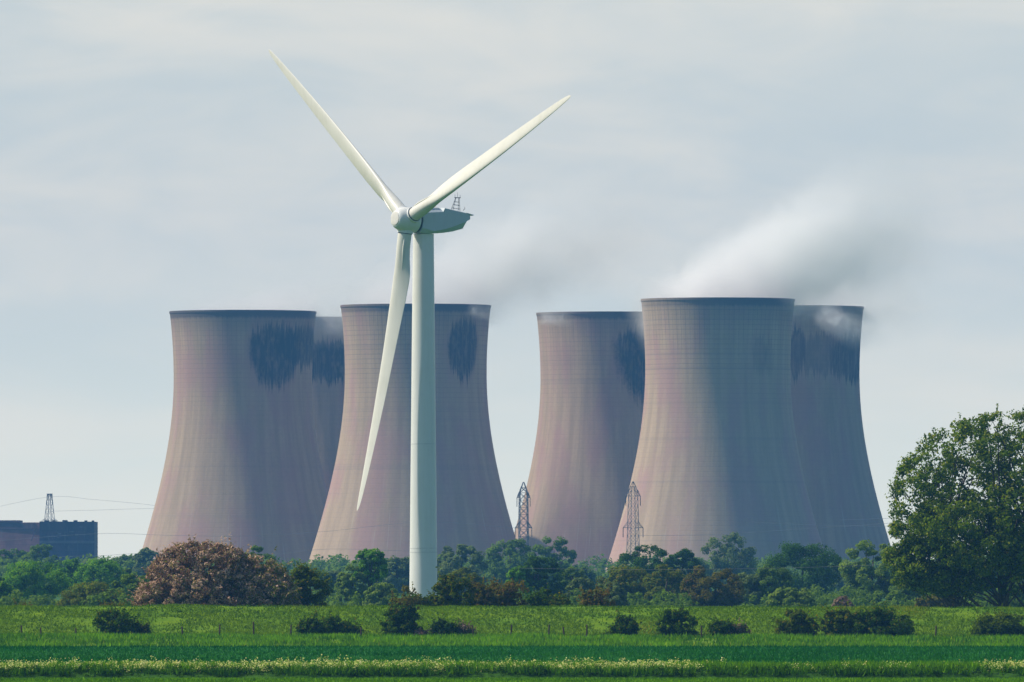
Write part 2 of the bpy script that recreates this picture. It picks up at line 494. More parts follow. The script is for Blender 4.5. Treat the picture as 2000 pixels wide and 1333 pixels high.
def limbs(mb, rng, C, base_r, ztop, n_limbs, base=(0, 0, -0.3), spread=0.4, sides=6, lean=0.0):
    base = Vector(base)
    fork = Vector((base.x + lean, base.y, base.z + ztop * 0.28))
    topc = Vector((lean * 1.5 + rng.normal(0, 0.3), rng.normal(0, 0.3), ztop * 0.8))
    mb.tube([base, base.lerp(fork, 0.5) + Vector((rng.normal(0, .1), 0, 0)), fork, fork.lerp(topc, 0.5) + Vector((rng.normal(0, .4), 0, 0)), topc],
            [base_r * 1.25, base_r, base_r * 0.85, base_r * 0.5, base_r * 0.12], sides + 2)
    sel = rng.choice(len(C), min(n_limbs, len(C)), replace=False)
    for i in sel:
        e = Vector(C[i]); hgt = max(0.15, min(0.8, e.z / ztop * rng.uniform(0.35, 0.6)))
        st = fork.lerp(topc, max(0, (hgt - 0.28) / 0.6)) if hgt > 0.28 else base.lerp(fork, hgt / 0.28)
        mid = st.lerp(e, 0.5) + Vector((rng.normal(0, .25), rng.normal(0, .25), 0.08 * (e - st).length))
        r0 = base_r * rng.uniform(0.2, 0.42)
        mb.tube([st, st.lerp(mid, .5) + Vector((0, 0, rng.normal(0, .15))), mid, e], [r0, r0 * .8, r0 * .55, r0 * .15], sides, caps=False)

MATS = {}
def lm(key):
    if key in MATS: return MATS[key]
    P_ = {  # dark, light, accent
        'fresh':  ((0.060, 0.170, 0.006), (0.190, 0.420, 0.014), (0.26, 0.42, 0.02)),
        'mid':    ((0.072, 0.140, 0.016), (0.190, 0.300, 0.036), (0.15, 0.23, 0.02)),
        'deep':   ((0.024, 0.066, 0.007), (0.080, 0.175, 0.012), (0.07, 0.17, 0.02)),
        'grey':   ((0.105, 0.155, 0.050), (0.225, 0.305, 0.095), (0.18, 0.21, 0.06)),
        'olive':  ((0.080, 0.125, 0.008), (0.200, 0.250, 0.016), (0.24, 0.19, 0.02)),
        'rust':   ((0.085, 0.090, 0.010), (0.190, 0.175, 0.020), (0.20, 0.12, 0.03)),
        'pink':   ((0.16, 0.10, 0.075), (0.42, 0.30, 0.24), (0.10, 0.13, 0.03)),
        'hedge':  ((0.020, 0.060, 0.001), (0.100, 0.185, 0.003), (0.16, 0.15, 0.01)),
        'hedgey': ((0.036, 0.075, 0.001), (0.150, 0.200, 0.003), (0.24, 0.17, 0.01)),
        'poplar': ((0.095, 0.180, 0.026), (0.250, 0.350, 0.050), (0.26, 0.34, 0.05)),
    }[key]
    MATS[key] = leaf_mat('leaf_' + key, *P_)
    return MATS[key]

tree_seed = [100]
def tree(name, label, cat, group, x, hw, ytop, D, key, zbase=0.0, crown0=0.8, nleaf=9000, leaf=0.30, clump=None,
         open_=0.0, expo=2.3, acc=0.12, trunk_r=0.30, nl=14, depth=0.85, lob=0.15, aspect=1.5, droop=0.0, ncl=None, hollow=0.35, parts=('trunk', 'crown')):
    """x, hw, ytop: where the photo shows the crown (centre column, half width, top row) for a tree standing at distance D"""
    tree_seed[0] += 1; rng = np.random.default_rng(tree_seed[0])
    s = F / D
    X0 = (x - 1000) / s; ztop = CAMH + (HZ - ytop) / s - zbase
    rx = hw / s
    cr = clump or max(0.30, min(rx, ztop) * 0.17)
    ncl = ncl or int(120 if not open_ else 120)
    root = empty(name, (X0, D, zbase), 0.0)
    tag(root, label, cat, group)
    P, N, ct, C, _ = crown_points(rng, rx - cr * 0.5, rx * depth, crown0, ztop - cr * 0.45, ncl, nleaf, cr, expo=expo, hollow=hollow, gap=open_, seed=tree_seed[0], lob=lob)
    if name == 'bush':
        P, N, ct = sprays(P, N, ct, C, rng, max(10, len(C) // 3), 0.75 * min(1, rx / 1.8), 10)
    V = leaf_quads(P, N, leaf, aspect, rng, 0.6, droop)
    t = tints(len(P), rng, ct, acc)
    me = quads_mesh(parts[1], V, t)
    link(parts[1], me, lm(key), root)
    mb = MB(); limbs(mb, rng, C, trunk_r, ztop, nl)
    mb.build(parts[0], BARK, root, smooth=True)
    return root

G_WOOD = 'trees in the wood beyond the flood bank'
T = [  # name label x hw ytop D key kwargs
 # far hazy layer
 ('broadleaf_tree', 'hazy grey-green tree at the left edge under the brick building', 22, 52, 1072, 3000, 'mid', {}),
 ('broadleaf_tree', 'hazy green tree covering the foot of the building corner', 84, 44, 1064, 2950, 'mid', {}),
 ('broadleaf_tree', 'low hazy treetop just right of the brick building', 190, 42, 1094, 3000, 'grey', dict(open_=.4)),
 ('broadleaf_tree', 'hazy blue-green tree left of the left cooling tower foot', 245, 40, 1086, 3000, 'mid', dict(open_=.3)),
 ('broadleaf_tree', 'thin hazy treetop touching the left foot of the leftmost cooling tower', 288, 32, 1072, 2900, 'grey', dict(open_=.5)),
 ('broadleaf_tree', 'green treetop peeking over the right shoulder of the pink blossoming bush', 502, 40, 1066, 1900, 'mid', {}),
 ('broadleaf_tree', 'small hazy tree between the pink bush and the wood, at the second big tower foot', 655, 28, 1116, 2300, 'grey', {}),
 ('broadleaf_tree', 'hazy tree hard against the left side of the turbine mast', 775, 40, 1088, 2500, 'grey', dict(open_=.3)),
 ('broadleaf_tree', 'bare-looking hazy grey-green tree just right of the turbine mast', 868, 30, 1068, 2500, 'grey', dict(open_=.4)),
 ('broadleaf_tree', 'hazy brownish green tree with uneven top right of the turbine mast', 905, 46, 1064, 2450, 'grey', dict(open_=.3)),
 ('broadleaf_tree', 'broad hazy teal tree below the nearer free-standing lattice pylon', 995, 52, 1054, 2700, 'mid', {}),
 ('broadleaf_tree', 'rounded hazy teal tree in the gap between the two tower groups', 1080, 48, 1050, 2650, 'mid', {}),
 ('broadleaf_tree', 'low hazy tree at the right foot of the teal trees in the gap', 1130, 34, 1108, 2500, 'mid', {}),
 ('broadleaf_tree', 'tall hazy grey-green tree in front of the biggest cooling tower', 1422, 56, 1044, 2700, 'grey', dict(crown0=2)),
 ('broadleaf_tree', 'thin hazy tree filling the notch right of the dark domed trees', 1352, 34, 1090, 2600, 'grey', dict(open_=.3)),
 ('broadleaf_tree', 'hazy low tree between the big oak and the pale poplar', 1655, 28, 1095, 2700, 'grey', {}),
 ('broadleaf_tree', 'dim blue-green tree seen under the branches of the big tree on the right', 1800, 60, 1090, 2100, 'mid', {}),
 ('broadleaf_tree', 'hazy tree behind the big right tree near the frame edge', 1900, 70, 1080, 2300, 'mid', {}),
 ('broadleaf_tree', 'farthest hazy tree at the right frame edge', 1985, 60, 1085, 2400, 'grey', {}),
 # middle layer
 ('broadleaf_tree', 'bright green lobed tree near the left edge', 70, 70, 1096, 1900, 'fresh', dict(nleaf=12000)),
 ('broadleaf_tree', 'bright green tree cut by the left frame edge', -4, 30, 1128, 1750, 'fresh', {}),
 ('broadleaf_tree', 'yellow-green topped tree below the right end of the building', 140, 34, 1094, 2200, 'fresh', {}),
 ('broadleaf_tree', 'green sloping tree in the middle of the left wood', 196, 52, 1092, 2050, 'fresh', {}),
 ('broadleaf_tree', 'dull blue-green tree behind the olive bushes on the left', 240, 40, 1112, 2100, 'mid', {}),
 ('shrub', 'rounded olive-green shrub in front of the left wood', 182, 66, 1140, 1500, 'olive', dict(nleaf=9000)),
 ('shrub', 'green shrub touching the left side of the pink bush', 256, 42, 1122, 1550, 'mid', {}),
 ('broadleaf_tree', 'slim tree with bright open crown on a bare stem left of the turbine mast', 722, 34, 1072, 1700, 'fresh', dict(open_=.55, crown0=5.0, nleaf=5200, trunk_r=.28)),
 ('broadleaf_tree', 'feathery grey-green tree directly left of the slim bare-stemmed tree', 690, 34, 1106, 1700, 'poplar', dict(open_=.35)),
 ('shrub', 'pale green feathery shrub right under the slim bare-stemmed tree', 745, 36, 1140, 1600, 'poplar', dict(open_=.3)),
 ('broadleaf_tree', 'mid green tree right beside the pink bush dark end', 618, 34, 1114, 1800, 'mid', {}),
 ('shrub', 'reddish green shrub right of the turbine base, behind the rusty bush', 905, 42, 1112, 1650, 'olive', dict(open_=.2)),
 ('broadleaf_tree', 'dark green round tree standing in front of the teal pair', 1052, 50, 1087, 1700, 'deep', dict(nleaf=13000)),
 ('shrub', 'dark low shrub left of the round dark green tree', 1012, 26, 1108, 1690, 'fresh', {}),
 ('shrub', 'grey-green shrub right of the round dark green tree', 1118, 34, 1110, 1850, 'mid', {}),
 ('shrub', 'pale grey-green rounded shrub left of the olive thicket', 1135, 30, 1130, 1600, 'grey', {}),
 ('broadleaf_tree', 'deep green domed tree at the foot of the lattice pylon on the right', 1262, 62, 1066, 2000, 'deep', dict(nleaf=12000)),
 ('broadleaf_tree', 'deep green tree joined to the right side of the domed tree', 1335, 38, 1074, 2000, 'deep', {}),
 ('shrub', 'broad grey olive thicket below the domed trees', 1222, 60, 1106, 1650, 'olive', dict(nleaf=11000)),
 ('shrub', 'grey-green shrub at the foot of the broad olive thicket', 1190, 36, 1140, 1500, 'grey', {}),
 ('shrub', 'dull green shrub between the olive thicket and the rusty shrub', 1300, 44, 1104, 1640, 'olive', {}),
 ('shrub', 'rusty orange-green rounded shrub below the hazy grey-green tree', 1392, 60, 1106, 1600, 'rust', dict(nleaf=11000, open_=.2)),
 ('shrub', 'dark grey shrub right of the rusty orange-green shrub', 1462, 40, 1120, 1700, 'grey', {}),
 ('broadleaf_tree', 'large dark green oak with broad domed crown', 1570, 78, 1061, 2000, 'deep', dict(nleaf=16000, expo=2.7, lob=.08)),
 ('shrub', 'mid green tree on the left flank of the dark oak', 1508, 42, 1106, 1700, 'mid', {}),
 ('shrub', 'low grey-green shrub in front of the dark oak', 1545, 48, 1148, 1500, 'poplar', {}),
 ('shrub', 'small blossom-grey shrub between the dark oak and the pale poplar', 1648, 22, 1166, 1400, 'pink', dict(nleaf=4000)),
 ('poplar_tree', 'tall pale green rounded poplar just left of the big right tree', 1702, 58, 1058, 1750, 'poplar', dict(nleaf=15000, expo=2.5, lob=.07)),
 ('shrub', 'blue-green shrub filling the gap under the left branches of the big tree', 1772, 40, 1140, 1650, 'mid', {}),
 ('shrub', 'brownish shrub glimpsed below the big tree branches', 1835, 48, 1162, 1450, 'rust', {}),
 ('shrub', 'dark green shrub behind the trunks of the big right tree', 1900, 50, 1150, 1500, 'mid', {}),
 ('shrub', 'dark green shrub at the right frame edge behind the trunks', 1985, 50, 1140, 1500, 'mid', {}),
]
# foundation rows that close the view of the plain between the trees
for (nm, lab, x, hw, yt, D, key, kw) in T:
    kw = dict(kw)
    s = F / D
    kw['nleaf'] = int(kw.get('nleaf', 9500) * (1.6 if D < 2100 else 1.2)); kw['open_'] = kw.get('open_', 0) * .8
    kw.setdefault('leaf', 0.18 if D < 2100 else 0.29)
    tree(nm, lab, 'tree' if 'tree' in nm else 'shrub', G_WOOD, x, hw, yt, D, key, **kw)

# low shrub belt closing the foot of the wood: one mass nobody could count
rngb = np.random.default_rng(55)
Ps, Ns, cs = [], [], []
for i in range(300):
    bx = rngb.uniform(-90, 90) * 1.15; by = rngb.uniform(1450, 1950); hgt = rngb.uniform(2.0, 4.4)
    P, N, ct, C, _ = crown_points(rngb, 2.6, 2.0, 0.2, hgt, 14, 420, 0.8, seed=i + 1)
    Ps.append(P + np.array([bx, by, 0])); Ns.append(N); cs.append(ct)
P = np.concatenate(Ps); N = np.concatenate(Ns)
me = quads_mesh('undergrowth', leaf_quads(P, N, 0.26, 1.5, rngb, 0.6), tints(len(P), rngb, np.concatenate(cs), 0.15))
tag(link('undergrowth', me, lm('mid')), 'tangled green undergrowth at the foot of the wood', 'undergrowth', kind='stuff')
Ps, Ns, cs = [], [], []
for i in range(420):
    by = rngb.uniform(2900, 3600); bx = rngb.uniform(-1, 1) * by * 0.055; hgt = rngb.uniform(6, 10.0)
    P, N, ct, C, _ = crown_points(rngb, 5.5, 4.0, 0.2, hgt, 12, 330, 1.8, seed=i + 1)
    Ps.append(P + np.array([bx, by, 0])); Ns.append(N); cs.append(ct)
P = np.concatenate(Ps); N = np.concatenate(Ns)
me = quads_mesh('far_wood', leaf_quads(P, N, 0.55, 1.4, rngb, 0.6), tints(len(P), rngb, np.concatenate(cs), 0.15))
tag(link('far_wood', me, lm('mid')), 'far hazy belt of woodland in front of the cooling towers', 'woodland', kind='stuff')

# bushes on and behind the crest
G_CR = 'bushes along the crest of the bank'
def bush(label, x, hw, ytop, ybot, D, key, group, **kw):
    s = F / D; zb = CAMH + (HZ - ybot) / s
    kw.setdefault('leaf', 0.13); kw.setdefault('nleaf', 5500); kw.setdefault('crown0', 0.0); kw.setdefault('trunk_r', 0.09); kw.setdefault('nl', 16)
    kw.setdefault('lob', 0.22); kw.setdefault('hollow', 0.1); kw.setdefault('depth', 0.7)
    return tree('bush', label, 'bush', group, x, hw, ytop, D, key, zbase=zb, parts=('stem', 'foliage'), **kw)
bush('dark olive-green bush at the right end of the pink bush', 600, 44, 1106, 1215, 1134, 'hedgey', G_CR, nleaf=9000, trunk_r=.12)
bush('bushy dark olive shrub right against the turbine base', 884, 42, 1124, 1210, 1126, 'hedgey', G_CR, nleaf=8000, open_=.1)
bush('short yellowish bush hugging the left foot of the turbine', 815, 30, 1163, 1210, 1124, 'hedgey', G_CR, open_=.3)
bush('small green bush in front of the turbine foot', 842, 22, 1162, 1210, 1126, 'hedgey', G_CR, open_=.4, nleaf=2500)
bush('brownish bush second right of the turbine on the crest', 940, 34, 1140, 1210, 1128, 'rust', G_CR, open_=.25)
bush('reddish brown bush on the crest right of the turbine, widest of the reddish ones', 990, 48, 1136, 1212, 1130, 'rust', G_CR, open_=.25, acc=.4)
bush('green bush on the crest below the round dark tree', 1062, 34, 1152, 1212, 1128, 'hedge', G_CR, open_=.2)
bush('small yellow-green bush between the round dark tree and the brown mound', 1098, 20, 1166, 1212, 1126, 'hedgey', G_CR, nleaf=3000)
bush('small brown mound-shaped bush alone on the crest', 1166, 34, 1153, 1214, 1126, 'rust', G_CR, acc=.4)
bush('dry tan weeds on the crest left of the pink bush', 215, 26, 1180, 1212, 1122, 'rust', G_CR, nleaf=2500)
bush('low tan weeds on the crest near the left edge', 45, 26, 1182, 1212, 1122, 'rust', G_CR, nleaf=2500)

G_SL = 'hedge bushes at the foot of the bank'
sl = [
 ('dark rounded bush on the slope below the left wood', 226, 44, 1190, 1250, 'hedge', {}),
 ('small greyish bush attached right of the leftmost slope bush', 276, 19, 1220, 1252, 'hedge', dict(acc=.5, nleaf=2500)),
 ('wide low dark bush between the pink bush and the turbine', 655, 48, 1206, 1254, 'hedge', dict(nleaf=7000)),
 ('small dark bush joined to the left end of the wide low bush', 606, 26, 1208, 1252, 'hedge', dict(nleaf=3000)),
 ('tall dark bush on the slope directly below the turbine', 784, 40, 1184, 1258, 'hedge', dict(nleaf=8000)),
 ('yellow-brown spray of thin branches above the tall dark bush', 792, 30, 1146, 1235, 'rust', dict(nleaf=2600, open_=.6)),
 ('pale blossoming low bush at the right foot of the tall dark bush', 822, 18, 1232, 1256, 'pink', dict(nleaf=1600)),
 ('half dark bush with dead pale twigs right of the turbine', 868, 26, 1212, 1256, 'hedge', dict(nleaf=3500)),
 ('pinkish blossoming bush right of the turbine', 902, 22, 1218, 1256, 'pink', dict(nleaf=3000, acc=.4)),
 ('square-topped dark bush in the middle right of the slope', 1218, 28, 1204, 1258, 'hedge', dict(nleaf=4500, expo=3)),
 ('tiny dark bush left of the square-topped bush', 1178, 14, 1238, 1260, 'hedge', dict(nleaf=1500)),
 ('rounded conical dark bush below the domed trees', 1322, 40, 1188, 1262, 'hedge', dict(nleaf=7500)),
 ('dark half of the low bush with blossom on its right', 1408, 26, 1212, 1260, 'hedge', dict(nleaf=3500)),
 ('low bush covered in pinkish blossom below the rusty shrub', 1443, 22, 1220, 1260, 'pink', dict(nleaf=3000, acc=.5)),
 ('leaning bush with orange-tinted left edge below the dark oak', 1556, 42, 1192, 1262, 'hedgey', dict(nleaf=7500, open_=.1)),
 ('yellowish bush joined to the left of the largest slope bush', 1640, 36, 1190, 1260, 'hedgey', dict(nleaf=6500)),
 ('largest dark green bush on the slope, below the pale poplar', 1718, 68, 1188, 1264, 'hedge', dict(nleaf=14000)),
 ('spreading green bush at the right frame edge', 1958, 58, 1198, 1258, 'hedgey', dict(nleaf=10000, acc=.0)),
]
for i, (lab, x, hw, yt, yb, key, kw) in enumerate(sl):
    bush(lab, x, hw, yt, yb, 1101.5 + (i % 3) * 0.7, key, G_SL, **kw)

# the pink flowering hawthorn
PINK = leaf_mat('hawthorn_blossom', (0.17, 0.085, 0.055), (0.80, 0.56, 0.43), (0.16, 0.17, 0.03), 0.3)
root = empty('hawthorn', ((425 - 1000) / F * 1130, 1130, 1.0))
tag(root, 'big rounded hawthorn covered in dusky pink blossom left of the turbine', 'hawthorn bush')
rngp = np.random.default_rng(77)
Pl, Nl, cl_, Cl = [], [], [], []
for (dx, rx_, z1, sd_, nn, nc) in ((-1.5, 6.0, 9.3, 3, 60000, 800), (3.0, 4.8, 7.9, 5, 32000, 460), (-4.7, 3.6, 6.2, 9, 14000, 160), (5.9, 2.6, 4.6, 6, 9000, 120)):
    P, N, ct, C, _ = crown_points(rngp, rx_ - .2, rx_ * 0.8, -0.3, z1 - 0.2, nc, nn, 0.46, expo=2.2, hollow=0.45, seed=sd_, lob=0.14)
    Pl.append(P + np.array([dx, 0, 0])); Nl.append(N); cl_.append(ct); Cl.append(C + np.array([dx, 0, 0]))
P = np.concatenate(Pl); N = np.concatenate(Nl); ct = np.concatenate(cl_); C = np.concatenate(Cl)
P, N, ct = sprays(P, N, ct, C, rngp, 260, 1.0, 12)
t = tints(len(P), rngp, ct * 1.3 - 0.08, 0.18)
ac = np.clip((P[:, 0] - 2.0) / 9, 0, 0.5)
t[:, 2] = np.maximum(t[:, 2], rngp.uniform(0, 1, len(P)) < ac)
link('foliage', quads_mesh('foliage', leaf_quads(P, N, 0.17, 2.6, rngp, 0.9), t), PINK, root)
mb = MB(); limbs(mb, rngp, C, 0.22, 8, 60); mb.build('stem', BARK, root, smooth=True)

# the big tree at the right edge
WIL = leaf_mat('willow_leaf', (0.045, 0.095, 0.003), (0.21, 0.30, 0.012), (0.30, 0.31, 0.03), 0.45)
DW = 1138.0; s = F / DW
root = empty('willow_tree', ((1985 - 1000) / s, DW, 0.6))
tag(root, 'big spreading dark green tree with airy crown and several trunks at the right edge', 'tree')
rngw = np.random.default_rng(99)
Pl, Nl, cl_, Cl, crs = [], [], [], [], []
ztop = CAMH + (HZ - 812) / s - 0.6
for (dx, rx_, z0, z1, sd_, nn, nc, gap, hol) in ((0.0, 12.4, 4.6, ztop, 4, 62000, 1150, 0.62, 0.50), (0.5, 10.0, 5.0, ztop - 2, 8, 30000, 500, 0.42, 0.2),
                                     (-8.9, 4.3, 4.1, 10.2, 7, 15000, 240, 0.35, 0.3), (-6.4, 4.0, 4.0, 7.4, 11, 6000, 60, 0.3, 0.3), (4, 9.5, 4.3, 11, 12, 16000, 130, 0.3, 0.3)):
    P, N, ct, C, cr = crown_points(rngw, rx_, rx_ * 0.75, z0, z1, nc, nn, 0.66, expo=2.25, hollow=hol, gap=gap, seed=sd_, lob=0.17)
    Pl.append(P + np.array([dx, 0, 0])); Nl.append(N); cl_.append(ct); Cl.append(C + np.array([dx, 0, 0]))
P = np.concatenate(Pl); N = np.concatenate(Nl); ct = np.concatenate(cl_); C = np.concatenate(Cl)
P, N, ct = sprays(P, N, ct, C, rngw, 420, 0.7, 14)
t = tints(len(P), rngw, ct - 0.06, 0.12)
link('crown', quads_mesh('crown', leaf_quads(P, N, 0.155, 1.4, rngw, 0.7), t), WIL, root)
mb = MB()
stems = [((-0.6, 0, -0.6), -1.0, 0.42), ((0.6, .4, -0.6), 1.5, 0.45), ((2.6, 0, -.6), 3.4, 0.36), ((-2.8, 0.2, -.6), -4.4, 0.30)]
for bi, (bs, ln, br) in enumerate(stems):
    sub = C[np.abs(C[:, 0] - ln * 1.6) < 5.5]
    limbs(mb, rngw, sub, br, ztop * (0.95 if bi < 2 else 0.7), 45, base=bs, lean=ln)
for k in range(7):   # long low boughs reaching out to the left
    e = C[rngw.choice(np.where((C[:, 0] < -7) & (C[:, 2] < 7))[0])]
    a = Vector((rngw.uniform(-3, -1), 0, rngw.uniform(0.6, 2.2))); e = Vector(e)
    mb.tube([a, a.lerp(e, .35) + Vector((0, 0, -0.3)), a.lerp(e, .7) + Vector((0, 0, .3)), e], [.2, .16, .1, .04], 6, caps=False)
mb.build('trunk', BARK, root, smooth=True)

# ------------------------------------------------------------------ fence posts
posts = [(42, 13), (80, 10), (148, 9), (357, 12), (428, 15), (496, 22), (568, 15), (705, 10), (925, 16), (998, 16), (1072, 16), (1102, 12), (1146, 18), (1370, 16), (1827, 17)]
plabel = ['leftmost', 'second', 'third', 'thin', 'upright dark', 'tallest', 'reddish', 'short', 'stout', 'grey', 'brown', 'shortest middle', 'tall reddish', 'lone', 'light tipped']
where = ['post near the left edge', 'post right of the leftmost post', 'post left of the leftmost slope bush', 'post below the pink hawthorn left part', 'post below the middle of the pink hawthorn',
         'post below the right part of the pink hawthorn', 'post left of the wide low bush', 'post right of the wide low bush', 'post touching the pinkish bush right of the turbine', 'post alone right of the turbine bushes',
         'post midway between turbine and square-topped bush', 'post beside the tall reddish one', 'post left of the square-topped bush', 'post between conical bush and blossoming bush', 'post left of the bush at the right edge']
proto = None
for i, (px, hp) in enumerate(posts):
    D = 1099.0; X0 = (px - 1000) / F * D; z = lz(X0, D)
    mb = MB(); rr = random.uniform(-0.06, 0.06); H_ = hp / 20.0 + 0.45
    if proto is None:
        mb.tube([(0, 0, -0.25), (0.01, 0, 0.5), (0, 0, 1.0), (0, 0, 1.03)], [0.085, 0.08, 0.075, 0.04], 8)
        o = mb.build('fence_post', WOOD); proto = o
    else:
        o = proto.copy(); COL.objects.link(o)
    o.location = (X0, D, z); o.scale = (1, 1, H_); o.rotation_euler = (rr, random.uniform(-0.1, 0.1), random.uniform(0, 3))
    tag(o, plabel[i] + ' weathered fence ' + where[i], 'fence post', 'fence posts along the foot of the bank')

# ------------------------------------------------------------------ wind turbine
def paint_mat(name, col, rough=0.35, dirt=0.12):
    m, nt, out = new_mat(name); h = NT(nt)
    p = h.obj(); x, y, z = h.sep(p)
    a = h.noise(p, 0.35, 5, 0.6); b = h.noise(h.comb(h.math('MULTIPLY', x, 3.0), h.math('MULTIPLY', y, 3.0), h.math('MULTIPLY', z, 0.15)), 1.0, 5, 0.65)
    f = h.remap(h.math('ADD', h.math('MULTIPLY', a, 0.5), h.math('MULTIPLY', b, 0.5)), 0.42, 0.72)
    c = h.mix(h.math('MULTIPLY', f, dirt * 2.5), col, tuple(q * k_ for q, k_ in zip(col, (0.72, 0.72, 0.66))))
    nt.links.new(h.bsdf(c, rough, h.bump(a, 0.05, 0.05), spec=0.4), out.inputs[0])
    return m
PAINT = paint_mat('turbine_white_paint', (0.74, 0.76, 0.74), 0.4)
BLADEM = paint_mat('blade_gelcoat', (0.74, 0.73, 0.66), 0.35, 0.16)
NACM = paint_mat('nacelle_paint', (0.50, 0.58, 0.62), 0.45, 0.15)
DT = F / 14.2
# blade tips, found from their places in the picture for a rotor that is an equilateral triangle in space
TIPS = [W(697, 998, DT + 2.187), W(525, 97, DT + 26.773), W(1115, 188, DT - 28.960)]
C0 = (TIPS[0] + TIPS[1] + TIPS[2]) / 3
nrm = (TIPS[1] - TIPS[0]).cross(TIPS[2] - TIPS[0]).normalized()
if nrm.y > 0: nrm = -nrm
L = (TIPS[0] - C0).length
dirs = [(t_ - C0).normalized() for t_ in TIPS]
KB = 1.7
HC = C0 - nrm * KB
TX, TY = W(826.5, 455, DT).x, HC.y + 2.35
troot = empty('wind_turbine', (TX, TY, 0))
tag(troot, 'white three-bladed wind turbine standing in front of the cooling towers', 'wind turbine')
off = Vector((TX, TY, 0))
hl = HC - off                       # hub centre in turbine space
# tower
ztw = CAMH + (HZ - 456) / 14.2
def frustum(mb, z0, r0, z1, r1, n=48, cx=0, cy=0, caps=True):
    ra = [Vector((cx + math.cos(2 * math.pi * k / n) * r0, cy + math.sin(2 * math.pi * k / n) * r0, z0)) for k in range(n)]
    rb = [Vector((cx + math.cos(2 * math.pi * k / n) * r1, cy + math.sin(2 * math.pi * k / n) * r1, z1)) for k in range(n)]
    mb.rings([ra, rb], caps, caps)
def tr(z): return 1.97 + (1.44 - 1.97) * z / ztw
mb = MB(); n = 64; rgs = []
for z in np.linspace(0, ztw, 30):
    rgs.append([Vector((math.cos(2 * math.pi * k / n) * tr(z), math.sin(2 * math.pi * k / n) * tr(z), z)) for k in range(n)])
mb.rings(rgs); tw = mb.build('mast', PAINT, troot, autos=R(40))
for yy in (867, 1071, 1079):
    z = CAMH + (HZ - yy) / 14.2; mb = MB(); frustum(mb, z - 0.05, tr(z) + 0.018, z + 0.05, tr(z) + 0.018, 64)
    mb.build('flange_ring', plain_mat('seam_paint', (0.60, 0.62, 0.62), 0.5, .1), tw, autos=R(40))
mb = MB(); mb.box((-0.6, -tr(3) + .05, 1.6), (0.9, 0.16, 2.1)); mb.build('door', NACM, tw)
mb = MB(); frustum(mb, -0.2, 3.2, 0.35, 3.0); mb.build('foundation', plain_mat('foundation_concrete', (0.3, 0.29, 0.27)), troot)

# hub
ax = nrm
ux = ax.cross(Vector((0, 0, 1))).normalized(); uz = ux.cross(ax)
def lathe(prof, centre, ax, n=48):
    rg = []
    for (a, r_) in prof:
        rg.append([centre + ax * a + (ux * math.cos(2 * math.pi * k / n) + uz * math.sin(2 * math.pi * k / n)) * r_ for k in range(n)])
    m_ = MB(); m_.rings(rg); return m_
hub = lathe([(-1.30, 1.55), (-1.25, 1.70), (-0.9, 1.75), (0.3, 1.72), (1.0, 1.60), (1.6, 1.36), (1.95, 1.12), (2.02, 0.98)], hl, ax).build('hub', PAINT, troot, autos=R(35))
lathe([(2.021, 0.93), (2.09, 0.90), (2.12, 0.78), (2.13, 0.4)], hl, ax).build('nose_cap', paint_mat('nose_paint', (0.74, 0.72, 0.68)), hub, autos=R(35))
lathe([(-1.62, 1.60), (-1.31, 1.60)], hl, ax).build('bearing_ring', DARKM, hub, autos=R(35))

# blades
tabR = [0.035, 0.06, 0.09, 0.13, 0.17, 0.21, 0.28, 0.36, 0.46, 0.60, 0.72, 0.82, 0.90, 0.95, 0.98, 0.993, 1.0]
tabC = [1.90, 1.90, 2.02, 2.30, 2.55, 2.66, 2.62, 2.45, 2.22, 1.95, 1.62, 1.32, 1.05, 0.82, 0.58, 0.36, 0.10]
tabT = [1.0, 1.0, 0.82, 0.62, 0.48, 0.40, 0.33, 0.28, 0.24, 0.20, 0.18, 0.16, 0.15, 0.15, 0.15, 0.15, 0.2]   # thickness ratio
tabB = [24, 24, 24, 23, 21, 19, 15, 11.5, 8.5, 5.5, 3.5, 2.2, 1.5, 1.0, .6, .4, .3]
def airfoil(n=36):
    pts = []
    for k in range(n):
        a = 2 * math.pi * k / n
        x = 0.5 * (1 + math.cos(a)); yt = 5 * (0.2969 * math.sqrt(x) - 0.126 * x - 0.3516 * x ** 2 + 0.2843 * x ** 3 - 0.1015 * x ** 4)
        pts.append((0.30 - x, yt * (1 if a < math.pi else -0.8)))
    return pts
AF = airfoil()
CI = [(0.5 * -math.cos(2 * math.pi * k / 36), 0.5 * math.sin(2 * math.pi * k / 36)) for k in range(36)]
